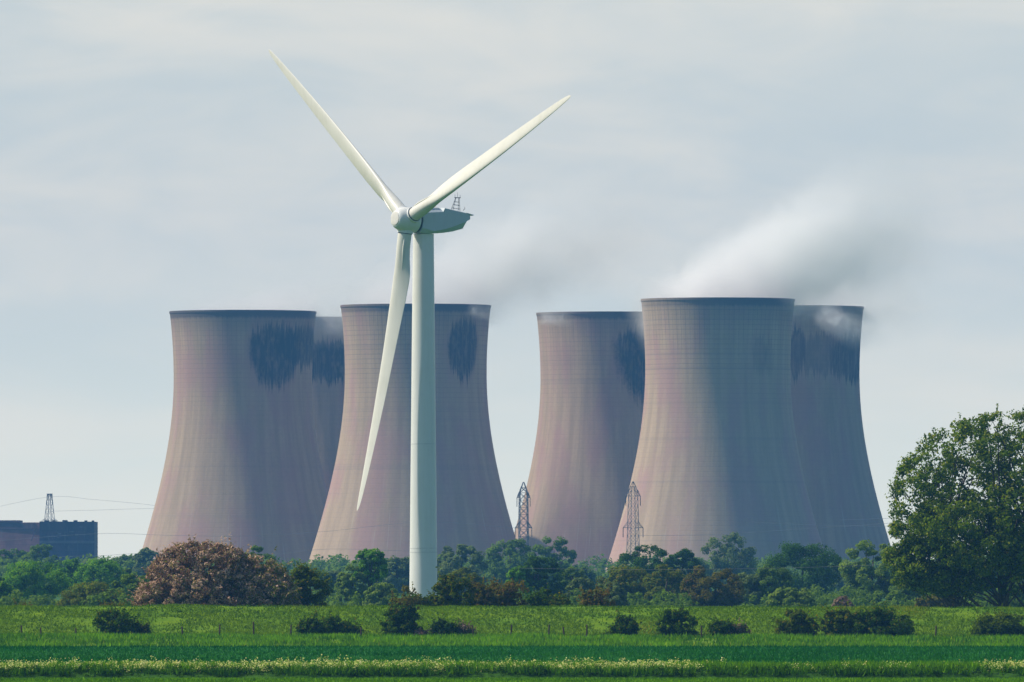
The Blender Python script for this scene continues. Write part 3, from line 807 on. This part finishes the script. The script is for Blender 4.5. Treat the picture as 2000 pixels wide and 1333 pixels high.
for bi, d in enumerate(dirs):
    tdir = d.cross(ax).normalized()
    # leading edge goes clockwise as seen from the camera
    v = d; cw = Vector((v.z, 0, -v.x))      # clockwise tangent in the picture plane
    if tdir.dot(cw) < 0: tdir = -tdir
    def place(r, cx_, ty_, chord, beta):
        le = tdir * math.cos(R(beta)) + ax * math.sin(R(beta))
        th = d.cross(le).normalized()
        if th.dot(ax) > 0: th = -th         # suction side faces down-wind
        c = hl + d * (r * L) + ax * (KB * r * r)
        return c + le * (cx_ * chord) + th * (ty_ * chord)
    # sub-divide table
    rs = np.concatenate([np.linspace(0.035, 0.28, 22), np.linspace(0.30, 0.90, 24), np.array([.92, .94, .96, .975, .985, .993, .998, 1.0])])
    rg = []
    for r_ in rs:
        ch = float(np.interp(r_, tabR, tabC)); tt = float(np.interp(r_, tabR, tabT)); be = float(np.interp(r_, tabR, tabB))
        m_ = float(np.clip((r_ - 0.055) / 0.14, 0, 1)); m_ = m_ * m_ * (3 - 2 * m_)
        ring = []
        for (fa, fb), (ca, cb) in zip(AF, CI):
            px_ = fa * m_ + (ca * 1.0) * (1 - m_)
            py_ = fb * tt * m_ + cb * (1.90 / ch) * (1 - m_) if m_ < 1 else fb * tt
            if m_ < 1: px_ = fa * m_ + ca * (1.90 / ch) * (1 - m_)
            ring.append(place(r_, px_, py_, ch, be))
        rg.append(ring)
    mb = MB(); mb.rings(rg); bl = mb.build('blade', BLADEM, troot, autos=R(70))
    # root collar and bearing seam
    def disc(r0, r1, rad, mat, nm):
        rr = []
        for q in (r0, r1):
            c = hl + d * q
            a1 = tdir; a2 = d.cross(tdir)
            rr.append([c + (a1 * math.cos(2 * math.pi * k / 40) + a2 * math.sin(2 * math.pi * k / 40)) * rad for k in range(40)])
        m2 = MB(); m2.rings(rr); m2.build(nm, mat, bl, autos=R(35))
    disc(1.1, 1.80, 1.10, PAINT, 'root_collar')
    disc(1.802, 1.90, 1.01, DARKM, 'root_seal')
    # tapering fairing on the trailing side near the root
    rr = []
    for q, hh_ in ((2.6, .01), (3.0, .10), (3.8, .17), (4.6, .16), (5.6, .09), (6.4, .03), (7.0, .005)):
        r_ = q / L
        ch = float(np.interp(r_, tabR, tabC)); be = float(np.interp(r_, tabR, tabB))
        le = tdir * math.cos(R(be)) + ax * math.sin(R(be)); th = d.cross(le).normalized()
        if th.dot(ax) < 0: th = -th
        c = hl + d * q + th * (0.80 - 0.08 * (q - 3)) - le * (0.50 + 0.03 * (q - 3))
        rr.append([c + le * (math.cos(2 * math.pi * k / 12) * hh_) + th * (math.sin(2 * math.pi * k / 12) * hh_ * 1.3) for k in range(12)])
    m3 = MB(); m3.rings(rr); m3.build('root_fairing', BLADEM, bl, autos=R(60))

# nacelle
an = Vector((-nrm.x, -nrm.y, 0)).normalized(); sn = Vector((-an.y, an.x, 0))
if sn.y > 0: sn = -sn               # side that faces the camera
def npt(u, side, v): return hl + an * u + sn * side + Vector((0, 0, v))
secs = [  # u, top, shoulder, crease, bottom, half width top, half width mid, half width bottom
 (1.62, 1.50, 0.9, -1.1, -1.70, 0.9, 1.45, 0.95),
 (2.2, 1.62, 1.0, -1.2, -1.82, 1.0, 1.62, 1.1),
 (3.3, 1.66, 1.05, -1.55, -1.88, 1.0, 1.70, 1.2),
 (5.0, 1.68, 1.15, -1.30, -1.75, 1.0, 1.72, 1.2),
 (5.25, 1.72, 1.64, -1.25, -1.74, 1.6, 1.74, 1.2),
 (7.1, 1.42, 1.34, -0.75, -1.50, 1.6, 1.72, 1.1),
 (8.9, 1.12, 1.04, -0.15, -1.08, 1.55, 1.66, 1.0),
 (9.7, 0.98, 0.86, 0.18, 0.05, 1.5, 1.60, 0.95),
 (9.75, 0.95, 0.84, 0.30, 0.20, 1.5, 1.58, 0.95)]
rg = []
for (u, tp, sh, cr, bt, a, b, c) in secs:
    rg.append([npt(u, -a, tp), npt(u, -a * .5, tp + .04), npt(u, 0, tp + .05), npt(u, a * .5, tp + .04), npt(u, a, tp), npt(u, b, sh), npt(u, b, cr), npt(u, c, bt), npt(u, -c, bt), npt(u, -b, cr), npt(u, -b, sh)])
mb = MB(); mb.rings(rg); nac = mb.build('nacelle', NACM, troot, autos=R(28))
rg = []
for (u, tp, w_) in ((9.0, 1.12, 1.68), (10.3, 0.86, 1.62)):
    rg.append([npt(u, -w_, tp), npt(u, w_, tp), npt(u, w_, tp - .14), npt(u, -w_, tp - .14)])
mb = MB(); mb.rings(rg); mb.build('rear_lip', NACM, nac)
rg = []
for (u, r_) in ((2.0, .2), (2.3, .62), (4.7, .66), (4.95, .5)):
    rg.append([npt(u, math.cos(math.pi * k / 14) * r_ * 1.9, 1.52 + math.sin(math.pi * k / 14) * r_ * .62) for k in range(15)])
mb = MB(); mb.rings(rg); mb.build('roof_hatch', PAINT, nac, autos=R(40))
rot = Matrix.Rotation(math.atan2(an.y, an.x), 3, 'Z')
mb = MB(); mb.box(npt(4.2, 0, 2.02), (0.9, 0.8, 0.28), rot); mb.build('roof_vent', DARKM, nac)
# weather mast
mast = MB()
zt = 1.25
P0 = [npt(7.2, .5, 1.35), npt(8.1, 1.0, 1.2), npt(8.9, .4, 1.1), npt(8.1, -.3, 1.25)]
P1 = [npt(8.15, .35, 3.15), npt(8.5, .6, 3.15), npt(8.8, .35, 3.15), npt(8.4, .1, 3.15)]
for a, b in zip(P0, P1): mast.tube([a, b], 0.032, 6)
for f_ in (0.25, 0.5, 0.72):
    q = [a.lerp(b, f_) for a, b in zip(P0, P1)]
    for i in range(4): mast.tube([q[i], q[(i + 1) % 4]], 0.022, 5)
mast.tube([npt(8.0, .35, 3.2), npt(9.0, .35, 3.2)], 0.06, 6)
mast.tube([npt(8.05, .35, 3.2), npt(8.05, .35, 3.65)], 0.025, 6); mast.tube([npt(8.5, .35, 3.2), npt(8.5, .35, 3.95)], 0.02, 6)
mast.tube([npt(8.95, .35, 3.2), npt(8.95, .35, 3.6)], 0.025, 6)
mast.build('weather_mast', DARKM, nac)
mb = MB(); mb.tube([npt(9.05, .9, 1.45), npt(9.35, .9, 1.7), npt(9.3, .9, 1.95)], .04, 6); mb.build('aerial', DARKM, nac)

# ------------------------------------------------------------------ cooling towers
def concrete(name, stains, tone=1.0, rimdark=(0.6, 0.6), grid=0.5, seed=0.0, warm=0.0):
    m, nt, out = new_mat(name); h = NT(nt)
    x, y, z = h.sep(h.obj())
    phi = h.math('ARCTAN2', x, h.math('MULTIPLY', y, -1.0))           # 0 faces the camera, positive to the right
    sd_ = seed * 3.17
    # streaky weathering
    st = h.noise(h.comb(h.math('MULTIPLY_ADD', phi, 9.0, sd_), 0.0, h.math('MULTIPLY', z, 0.018)), 1.0, 5, 0.65)
    st2 = h.noise(h.comb(h.math('MULTIPLY_ADD', phi, 45.0, sd_), 0.0, h.math('MULTIPLY', z, 0.03)), 1.0, 3, 0.6)
    bl = h.noise(h.comb(h.math('MULTIPLY_ADD', phi, 2.2, sd_), 0.0, h.math('MULTIPLY', z, 0.03)), 1.0, 4, 0.55)
    fine = h.noise(h.obj(), 0.9, 5, 0.7)
    base = h.mix(h.remap(st, 0.3, 0.7), (0.36 * tone, 0.27 * tone, 0.185 * tone), (0.475 * tone, 0.355 * tone, 0.245 * tone))
    base = h.mix(h.math('MULTIPLY', h.remap(bl, 0.42, 0.66), 0.75), base, (0.41 * tone, 0.245 * tone, 0.225 * tone))
    base = h.mix(h.math('MULTIPLY', h.remap(fine, 0.35, 0.75), 0.22), base, (0.24 * tone, 0.20 * tone, 0.18 * tone))
    # concrete lifts: one joint each 1.35 m
    zz = h.math('FRACT', h.math('MULTIPLY', z, 1 / 1.9))
    lift = h.remap(h.math('ABSOLUTE', h.math('SUBTRACT', zz, 0.5)), 0.36, 0.5)
    liftv = h.noise(h.comb(0.0, 0.0, h.math('MULTIPLY', z, 0.8)), 1.0, 2)
    upper = h.remap(z, 62.0, 96.0, 0.18, 1.0)
    amt = h.math('MULTIPLY', h.math('MULTIPLY', lift, upper), h.math('MULTIPLY', h.remap(liftv, 0.3, 0.7, 0.3, 1.0), grid))
    base = h.mix(amt, base, (0.15, 0.125, 0.115))
    pp = h.math('FRACT', h.math('MULTIPLY', phi, 15.0))
    rib = h.remap(h.math('ABSOLUTE', h.math('SUBTRACT', pp, 0.5)), 0.40, 0.5)
    ru = h.remap(z, 80.0, 104.0, 0.0, 1.0)
    base = h.mix(h.math('MULTIPLY', h.math('MULTIPLY', rib, ru), h.math('MULTIPLY', h.remap(st2, 0.3, 0.6), grid * 1.1)), base, (0.14, 0.12, 0.115))
    # pale run-off streaks low down
    pal = h.math('MULTIPLY', h.remap(st2, 0.60, 0.72), h.remap(z, 58.0, 30.0, 0.0, 0.45))
    base = h.mix(pal, base, (0.50, 0.45, 0.40))
    # odd construction bands
    bnd = h.noise(h.comb(0.0, sd_, h.math('MULTIPLY', z, 0.22)), 1.0, 3, 0.7)
    base = h.mix(h.math('MULTIPLY', h.remap(bnd, 0.55, 0.72), 0.25), base, (0.25, 0.21, 0.19))
    # soot-black algae stains
    edge = h.noise(h.comb(h.math('MULTIPLY_ADD', phi, 20.0, sd_), 0.0, h.math('MULTIPLY', z, 0.02)), 1.0, 5, 0.8)
    for (p0, pw, zc, hu, hd, dark, halo) in stains:
        dp = h.math('DIVIDE', h.math('SUBTRACT', phi, R(p0)), R(pw))
        dz = h.math('SUBTRACT', h.math('ADD', z, h.math('MULTIPLY', h.math('SUBTRACT', edge, 0.5), 24.0)), zc)
        dzu = h.math('DIVIDE', h.math('MAXIMUM', dz, 0.0), hu)
        dzd = h.math('DIVIDE', h.math('MINIMUM', dz, 0.0), hd)
        r2 = h.math('ADD', h.math('MULTIPLY', dp, dp), h.math('ADD', h.math('MULTIPLY', dzu, dzu), h.math('MULTIPLY', dzd, dzd)))
        if halo > 0:
            base = h.mix(h.math('MULTIPLY', h.remap(r2, 1.7, 1.0), halo), base, (0.36, 0.23, 0.19))
        streak = h.remap(st2, 0.52, 0.72, 1.0, 0.62)
        patch = h.remap(h.noise(h.comb(h.math('MULTIPLY_ADD', phi, 14.0, sd_), 0.0, h.math('MULTIPLY', z, 0.16)), 1.0, 5, 0.7), 0.33, 0.55, 0.62, 1.0)
        base = h.mix(h.math('MULTIPLY', h.math('MULTIPLY', h.remap(h.math('ADD', r2, h.math('MULTIPLY', h.math('SUBTRACT', fine, 0.5), 0.5)), 1.25, 0.72), h.math('MULTIPLY', patch, dark)), streak), base, (0.018, 0.020, 0.022))
    # dark weathered band under the rim
    rn = h.math('MULTIPLY', h.math('SUBTRACT', edge, 0.5), 3.0)
    band = h.remap(h.math('ADD', z, rn), 107.2, 108.8)
    rd = h.remap(phi, -1.2, 0.7, rimdark[0], rimdark[1])
    base = h.mix(h.math('MULTIPLY', band, rd), base, (0.035, 0.035, 0.038))
    band2 = h.remap(h.math('ADD', z, h.math('MULTIPLY', rn, 2.0)), 98.0, 109.0)
    base = h.mix(h.math('MULTIPLY', band2, h.math('MULTIPLY', rd, 0.55)), base, (0.12, 0.11, 0.105))
    bp = h.math('ADD', h.math('MULTIPLY', lift, -0.4), fine)
    nt.links.new(h.bsdf(base, 0.92, h.bump(bp, 0.25, 0.15), spec=0.1), out.inputs[0])
    return m

HT = 111.0
def rad(z):
    return 28.2 * math.sqrt(1 + ((z - 84.0) / (66.0 if z < 84 else 78.0)) ** 2)
def shell_mesh():
    mb = MB(); n = 192; rg = []
    for z in np.linspace(2.0, HT, 90): rg.append([Vector((math.cos(2 * math.pi * k / n) * rad(z), math.sin(2 * math.pi * k / n) * rad(z), z)) for k in range(n)])
    for z in np.linspace(HT, 2.0, 40): rg.append([Vector((math.cos(2 * math.pi * k / n) * (rad(z) - .7), math.sin(2 * math.pi * k / n) * (rad(z) - .7), z)) for k in range(n)])
    mb.rings(rg, False, False)
    me = bpy.data.meshes.new('shell'); me.from_pydata(mb.v, [], mb.f); me.update(); return me
def rim_mesh():
    mb = MB(); n = 192; rg = []
    for (z, dr) in ((HT - 1.0, 0.02), (HT - .9, 0.12), (HT + .05, 0.14), (HT + .05, -1.0), (HT - .8, -1.0)):
        rg.append([Vector((math.cos(2 * math.pi * k / n) * (rad(HT) + dr), math.sin(2 * math.pi * k / n) * (rad(HT) + dr), z)) for k in range(n)])
    mb.rings(rg, False, False)
    me = bpy.data.meshes.new('rim'); me.from_pydata(mb.v, [], mb.f); me.update(); return me
towers = [
 ('leftmost cooling tower, large dark stain at its upper right', 474.5, 609, [(30, 24, 97, 8.5, 17, .93, .5), (62, 34, 97, 8, 9, .90, 0)], dict(tone=.95, rimdark=(.75, .95), grid=.35, seed=1)),
 ('cooling tower mostly hidden between the two left towers', 632, 622, [(5, 42, 94, 7, 9.5, .92, .35)], dict(tone=.9, rimdark=(.5, .4), grid=.3, seed=2)),
 ('cooling tower directly behind the wind turbine mast', 812, 597, [(43, 16, 96, 9.5, 15, .90, .45)], dict(tone=1.0, rimdark=(.45, .9), grid=.6, seed=3)),
 ('cooling tower half hidden left of the nearest one, black wedge stain at its upper right', 1190, 612, [(46, 42, 97, 9, 25, .96, .3)], dict(tone=.97, rimdark=(.4, 1.0), grid=.35, seed=4)),
 ('nearest and widest cooling tower, right of centre, without a black patch', 1402, 585, [(34, 7, 90, 6, 9, .22, 0), (44, 5, 88, 7, 9, .2, 0)], dict(tone=1.06, rimdark=(.25, .85), grid=.62, seed=5)),
 ('rightmost cooling tower, partly hidden behind the nearest one', 1541, 600, [(5, 7, 94, 8, 12, .8, .4), (62, 30, 90, 10, 9, .9, .3), (34, 34, 92, 8, 9, .42, .35)], dict(tone=.93, rimdark=(.4, .3), grid=.35, seed=6)),
]
sm, rm = shell_mesh(), rim_mesh()
sm.polygons.foreach_set('use_smooth', np.ones(len(sm.polygons), dtype=bool))
CT = []
for (lab, cx_, yt, stains, kw) in towers:
    s_ = (HZ - yt) / (HT - CAMH); D = F / s_
    root = empty('cooling_tower', ((cx_ - 1000) / s_, D, 0)); CT.append((root.location.copy(), s_))
    tag(root, lab, 'cooling tower', 'cooling towers of the power station')
    m = concrete('weathered_concrete', stains, **kw)
    me = sm.copy(); link('shell', me, m, root)
    me = rm.copy(); link('rim', me, m, root)
    mb = MB(); frustum(mb, 0.0, 46.5, 1.9, 46.0, 96); mb.build('basin', plain_mat('basin_concrete', (0.3, .27, .24)), root)

# ------------------------------------------------------------------ power station building at the left
def cladding(name, col, rows=0.3):
    m, nt, out = new_mat(name); h = NT(nt)
    p = h.obj(); x, y, z = h.sep(p)
    n1 = h.noise(p, 0.12, 4, 0.6); n2 = h.noise(h.comb(h.math('MULTIPLY', x, .9), h.math('MULTIPLY', y, .9), h.math('MULTIPLY', z, .12)), 1, 4, .6)
    zz = h.math('FRACT', h.math('MULTIPLY', z, rows)); ln = h.remap(h.math('ABSOLUTE', h.math('SUBTRACT', zz, .5)), .42, .5)
    c = h.mix(h.remap(n1, .35, .65), tuple(q * .75 for q in col), tuple(q * 1.25 for q in col))
    c = h.mix(h.math('MULTIPLY', h.remap(n2, .55, .7), .35), c, (0.20, .18, .17))
    c = h.mix(h.math('MULTIPLY', ln, .4), c, tuple(q * .5 for q in col))
    nt.links.new(h.bsdf(c, .8, spec=.2), out.inputs[0]); return m
DB = 4900.0; sB = F / DB
def bx(px): return (px - 1000) / sB
hB = CAMH + (HZ - 1019) / sB
root = empty('boiler_house', (bx(77), DB, 0)); tag(root, 'dark maroon clad power station block at the left edge', 'building')
C1 = cladding('sunlit_maroon_cladding', (0.21, 0.095, 0.095)); C2 = cladding('shaded_maroon_cladding', (0.085, 0.045, 0.065), .22)  # one cladding: sunlight put into the lighter colour, shade into the darker
# near corner at x=77: left wing runs left and back, right face runs right and back
A_ = Vector((0, 0, 0)); Rg = Vector((bx(182) - bx(77), 14, 0)); Lf = Vector((-60, 20, 0))
def prism(pts, z0, z1):
    m_ = MB(); n_ = len(pts)
    m_.add([(p[0], p[1], z0) for p in pts] + [(p[0], p[1], z1) for p in pts], [tuple(range(n_))[::-1], tuple(range(n_, 2 * n_))] + [(i, (i + 1) % n_, n_ + (i + 1) % n_, n_ + i) for i in range(n_)])
    return m_
far = Rg + Vector((-60, 40, 0))
prism([A_, Rg, Rg + Vector((0, 40, 0)), A_ + Vector((0, 40, 0))], 0, hB).build('shaded_wing', C2, root)
prism([A_ + Vector((-.05, 1.2, 0)), A_ + Vector((-.05, 42, 0)), Lf + Vector((0, 42, 0)), Lf], 0, hB - .4).build('wall', C1, root)
prism([A_ + Vector((-9.0, 3.0, 0)), A_ + Vector((-9, 40, 0)), Lf + Vector((0, 40, 0)), Lf + Vector((0, .6, 0))], hB - .3, hB + .55).build('raised_roof', C2, root)
dL = (Lf - A_).normalized(); nL = Vector((dL.y, -dL.x, 0)); nL = nL if nL.y < 0 else -nL
rotL = Matrix.Rotation(math.atan2(dL.y, dL.x), 3, 'Z')
mb = MB(); mb.box(A_ + Vector((0, 1.2, 0)) + dL * 31 + nL * .35 + Vector((0, 0, hB - 2.0)), (58, .5, 2.6), rotL); mb.build('eaves_band', C2, root)
dR = Rg.normalized(); nR = Vector((dR.y, -dR.x, 0)); nR = nR if nR.y < 0 else -nR
rotR = Matrix.Rotation(math.atan2(dR.y, dR.x), 3, 'Z'); lr = Rg.length
PALE = cladding('pale_panel', (0.16, 0.12, 0.14))
mb = MB(); mb.box(Rg * .5 + nR * .2 + Vector((0, 0, CAMH + (HZ - 1059) / sB)), (lr, .3, 1.1), rotR); mb.build('string_course', PALE, root)
for k in range(5):
    mb = MB(); mb.box(Rg * random.uniform(.08, .95) + nR * .3 + Vector((0, 0, hB - random.uniform(1.5, 7))), (random.uniform(.8, 2.6), .4, random.uniform(.3, .8)), rotR); mb.build('wall_vent', PALE, root)
for k in range(8):
    mb = MB(); q = Rg * random.uniform(.03, .97); mb.box(q + Vector((0, random.uniform(1, 8), hB + .25)), (random.uniform(.6, 2.2), 1.5, random.uniform(.4, .9))); mb.build('roof_unit', C2, root)
mb = MB(); mb.tube([A_ + dL * 3.5 + nL * .8 + Vector((0, 0, hB - 8.5)), A_ + dL * 1.5 + nL * .8 + Vector((0, 0, hB - 3.2))], .3, 6); mb.build('conveyor', C2, root)

# ------------------------------------------------------------------ pylons
def pylon(label, px, ytop, D, levels, rz, wt, wb, thick=0.14, bay=14):
    """levels: (row in photo, half arm length in m)"""
    s_ = F / D; H_ = CAMH + (HZ - ytop) / s_
    root = empty('pylon', ((px - 1000) / s_, D, 0), rz); tag(root, label, 'pylon', 'lattice pylons of the power lines')
    lv = [(CAMH + (HZ - yy) / s_, a) for yy, a in levels]
    zs = lv[0][0] + 1.6                     # body top; peak above
    def half(z): return wb + (wt - wb) * (z / zs) ** 0.8
    mb = MB(); cs = [(-1, -1), (1, -1), (1, 1), (-1, 1)]
    def c(i, z):
        q = half(z) if z <= zs else half(zs) * (1 - (z - zs) / (H_ - zs)) + .08
        return Vector((cs[i % 4][0] * q, cs[i % 4][1] * q, z))
    zz = list(np.linspace(0, zs, bay)) + [zs + (H_ - zs) * .5, H_]
    for i in range(4):
        mb.tube([c(i, z) for z in zz], thick, 4)
        for k in range(len(zz) - 2):
            mb.tube([c(i, zz[k]), c(i + 1, zz[k + 1])], thick * .55, 3); mb.tube([c(i + 1, zz[k]), c(i, zz[k + 1])], thick * .55, 3)
            mb.tube([c(i, zz[k + 1]), c(i + 1, zz[k + 1])], thick * .55, 3)
    mb.build('lattice_body', STEEL, root)
    for (z, a) in lv:
        for sgn in (-1, 1):
            m2 = MB(); tip = Vector((sgn * a, 0, z)); q = half(min(z, zs))
            for yy in (-1, 1):
                m2.tube([Vector((sgn * q, yy * q, z)), tip], thick * .9, 4)
                m2.tube([Vector((sgn * q, yy * q, z + 1.9)), tip], thick * .7, 4)
                m2.tube([Vector((sgn * (q + (a - q) * .5), yy * q * .5, z)), Vector((sgn * q, yy * q, z + 1.9))], thick * .5, 3)
            arm = m2.build('cross_arm', STEEL, root)
            m2 = MB(); m2.tube([tip, tip + Vector((0, 0, -3.2))], .13, 6)
            m2.build('insulator', DARKM, arm)
    return root
pylon('dark lattice pylon in the sky gap between the two tower groups', 1022.5, 942, 3900, [(972, 2.3), (1031, 2.9)], R(8), 1.35, 1.75, .17)
pylon('pale lattice pylon in front of the nearest cooling tower', 1236.5, 941, 3700, [(969, 2.6), (1031, 3.6)], R(24), 1.15, 1.95, .11)
pylon('small lattice pylon rising behind the maroon building', 97, 968, 5100, [(972, 1.4), (1022, 5.5)], R(30), .75, 4.6, .13, 11)

# power lines
wires = [
 ('power line crossing low in front of the nearest cooling tower towards the right', [(1238, 1047), (1400, 1044), (1560, 1034), (1800, 1018), (2030, 1000)], 3650),
 ('upper power line emerging right of the rightmost cooling tower', [(1640, 1016), (1730, 1013), (1850, 1007), (2030, 1000)], 3600),
 ('lower power line emerging right of the rightmost cooling tower', [(1460, 1020), (1600, 1026), (1730, 1028), (1880, 1024), (2030, 1018)], 3600),
 ('power line crossing low over the leftmost and second front towers', [(-40, 1060), (185, 1043), (330, 1046), (480, 1047), (640, 1038), (830, 1020), (1010, 1032)], 3900),
 ('power line just above the left wood', [(-40, 1090), (185, 1086), (280, 1082), (480, 1088), (640, 1073), (850, 1078), (1010, 1073)], 3800),
 ('power line from the small pylon top sloping right', [(-40, 998), (97, 971), (180, 976), (260, 983), (330, 990), (500, 1000)], 4700),
 ('thin power line in the sky beside the leftmost tower', [(97, 999), (180, 997), (280, 994), (400, 994)], 4700),
 ('pale power line crossing in front of the wood on the right', [(1010, 1110), (1200, 1113), (1400, 1112), (1600, 1108), (1800, 1100), (2030, 1088)], 1380),
 ('power line running through the big right tree', [(1745, 1020), (1850, 1014), (1950, 1006), (2030, 998)], 3550),
]
def catmull(p, n=10):
    o = []
    for i in range(len(p) - 1):
        a, b, c, d = p[max(0, i - 1)], p[i], p[i + 1], p[min(len(p) - 1, i + 2)]
        for k in range(n):
            t = k / n; o.append(0.5 * ((2 * b) + (c - a) * t + (2 * a - 5 * b + 4 * c - d) * t * t + (3 * b - a - 3 * c + d) * t ** 3))
    o.append(p[-1]); return o
for (lab, pts, D) in wires:
    mb = MB(); mb.tube(catmull([W(x_, y_, D) for x_, y_ in pts]), 0.042 if D > 2000 else 0.016, 5)
    tag(mb.build('power_line', WIREM), lab, 'power line', 'power lines')

# ------------------------------------------------------------------ steam
def steam_mat(name, dens, r0, k, length, fade_in, nscale, seed, thr=(0.40, 0.66), sq=1.0):
    m, nt, out = new_mat(name); h = NT(nt)
    p = h.obj(); x, y, z = h.sep(p)
    rr = h.math('SQRT', h.math('ADD', h.math('MULTIPLY', y, y), h.math('MULTIPLY', h.math('MULTIPLY', z, z), sq)))
    Rx = h.math('MULTIPLY_ADD', x, k, r0)
    q = h.math('DIVIDE', rr, Rx)
    warp = h.noise(h.comb(h.math('ADD', x, seed * 31.0), y, z), nscale, 6, 0.6, 0.6)
    q2 = h.math('ADD', q, h.math('MULTIPLY', h.math('SUBTRACT', warp, 0.5), 1.7))
    body = h.remap(q2, 0.95, 0.25)
    edge = h.remap(q, 1.0, 0.82)
    al = h.math('MULTIPLY', h.remap(x, 0.0, fade_in), h.remap(x, length * 0.98, length * 0.25))
    nz = h.remap(warp, thr[0], thr[1], 0.25, 1.0)
    d = h.math('MULTIPLY', h.math('MULTIPLY', body, edge), h.math('MULTIPLY', al, nz))
    d = h.math('MULTIPLY', d, dens)
    v = h.n('ShaderNodeVolumePrincipled')
    v.inputs['Color'].default_value = (1, 1, 1, 1); v.inputs['Anisotropy'].default_value = 0.1
    nt.links.new(d, v.inputs['Density']); nt.links.new(v.outputs[0], out.inputs['Volume'])
    return m
def plume(label, start, direction, length, r0, k, dens, fade_in=12, nscale=0.045, seed=1, sq=1.0, **kw):
    mb = MB(); n = 20; rg = []
    for xx in np.linspace(0, length, 8):
        rr = (r0 + k * xx)
        rg.append([Vector((xx, math.cos(2 * math.pi * j / n) * rr, math.sin(2 * math.pi * j / n) * rr / math.sqrt(sq))) for j in range(n)])
    mb.rings(rg)
    m = steam_mat('steam', dens, r0, k, length, fade_in, nscale, seed, sq=sq, **kw)
    o = mb.build('steam_plume', m)
    o.location = start
    d = Vector(direction).normalized()
    o.rotation_euler = (0, -math.asin(d.z), math.atan2(d.y, d.x))
    tag(o, label, 'steam', 'steam drifting from the cooling towers', 'stuff')
    return o
def rimp(i, dx, dz): p = CT[i][0]; return Vector((p.x + dx, p.y, HT + dz))
plume('thin pale steam lying low over the leftmost cooling tower', rimp(0, -28, -6), (1, 0, 0.12), 110, 15, 0.07, 0.10, 14, 0.05, 1, 1.0)
plume('white steam rising right from the tower behind the turbine', rimp(2, -30, -10), (1, 0, 0.42), 150, 18, 0.13, 0.15, 20, 0.06, 2, 1.0)
plume('brightest white steam plume, rising right from the nearest tower', rimp(4, -34, -14), (1, 0, 0.47), 140, 17, 0.17, 0.30, 22, 0.07, 3, 1.0)
plume('ragged steam over the rightmost cooling tower', rimp(5, -12, -6), (1, 0, 0.25), 80, 18, 0.15, 0.10, 12, 0.06, 4, 1.0)
def wisp(label, cx_, cy_, i, length, r0, dens, dz, seed, slope=-0.3):
    s_ = CT[i][1]; D = F / s_ - 31.5
    plume(label, W(cx_, cy_, D), (1, 0, slope), length, r0, 0.08, dens, 4, 0.16, seed, 1.0, thr=(0.45, 0.62))
wisp('small steam wisp sinking in front of the rightmost tower rim', 1592, 606, 5, 30, 7.0, 0.20, 0, 5, -0.55)
wisp('faint steam wisp over the left rim of the half hidden tower', 1046, 622, 3, 18, 4.2, 0.16, 0, 6, 0.0)
wisp('faint steam wisp over the top of the tower mostly hidden on the left', 625, 640, 1, 12, 3.2, 0.12, 0, 7, -0.2)
wisp('faint steam wisp curling at the right rim of the tower behind the turbine', 908, 602, 2, 18, 3.6, 0.12, 0, 8, -0.25)

# ------------------------------------------------------------------ haze
HZX, HY0, HY1, HZT = 7010.0, -410.0, 5950.0, 190.0
mb = MB(); mb.box((0, (HY0 + HY1) / 2, (HZT - 1.2) / 2), (2 * HZX, HY1 - HY0, HZT + 1.2))
m, nt, out = new_mat('haze_air'); hv = nt.nodes.new('ShaderNodeVolumePrincipled')
hv.inputs['Color'].default_value = (0.14, 0.44, 1.0, 1); hv.inputs['Density'].default_value = 6.0e-5
hv.inputs['Anisotropy'].default_value = 0.0
nt.links.new(hv.outputs[0], out.inputs['Volume'])
tag(mb.build('haze', m), 'thin blue haze over the plain', 'haze', kind='stuff')
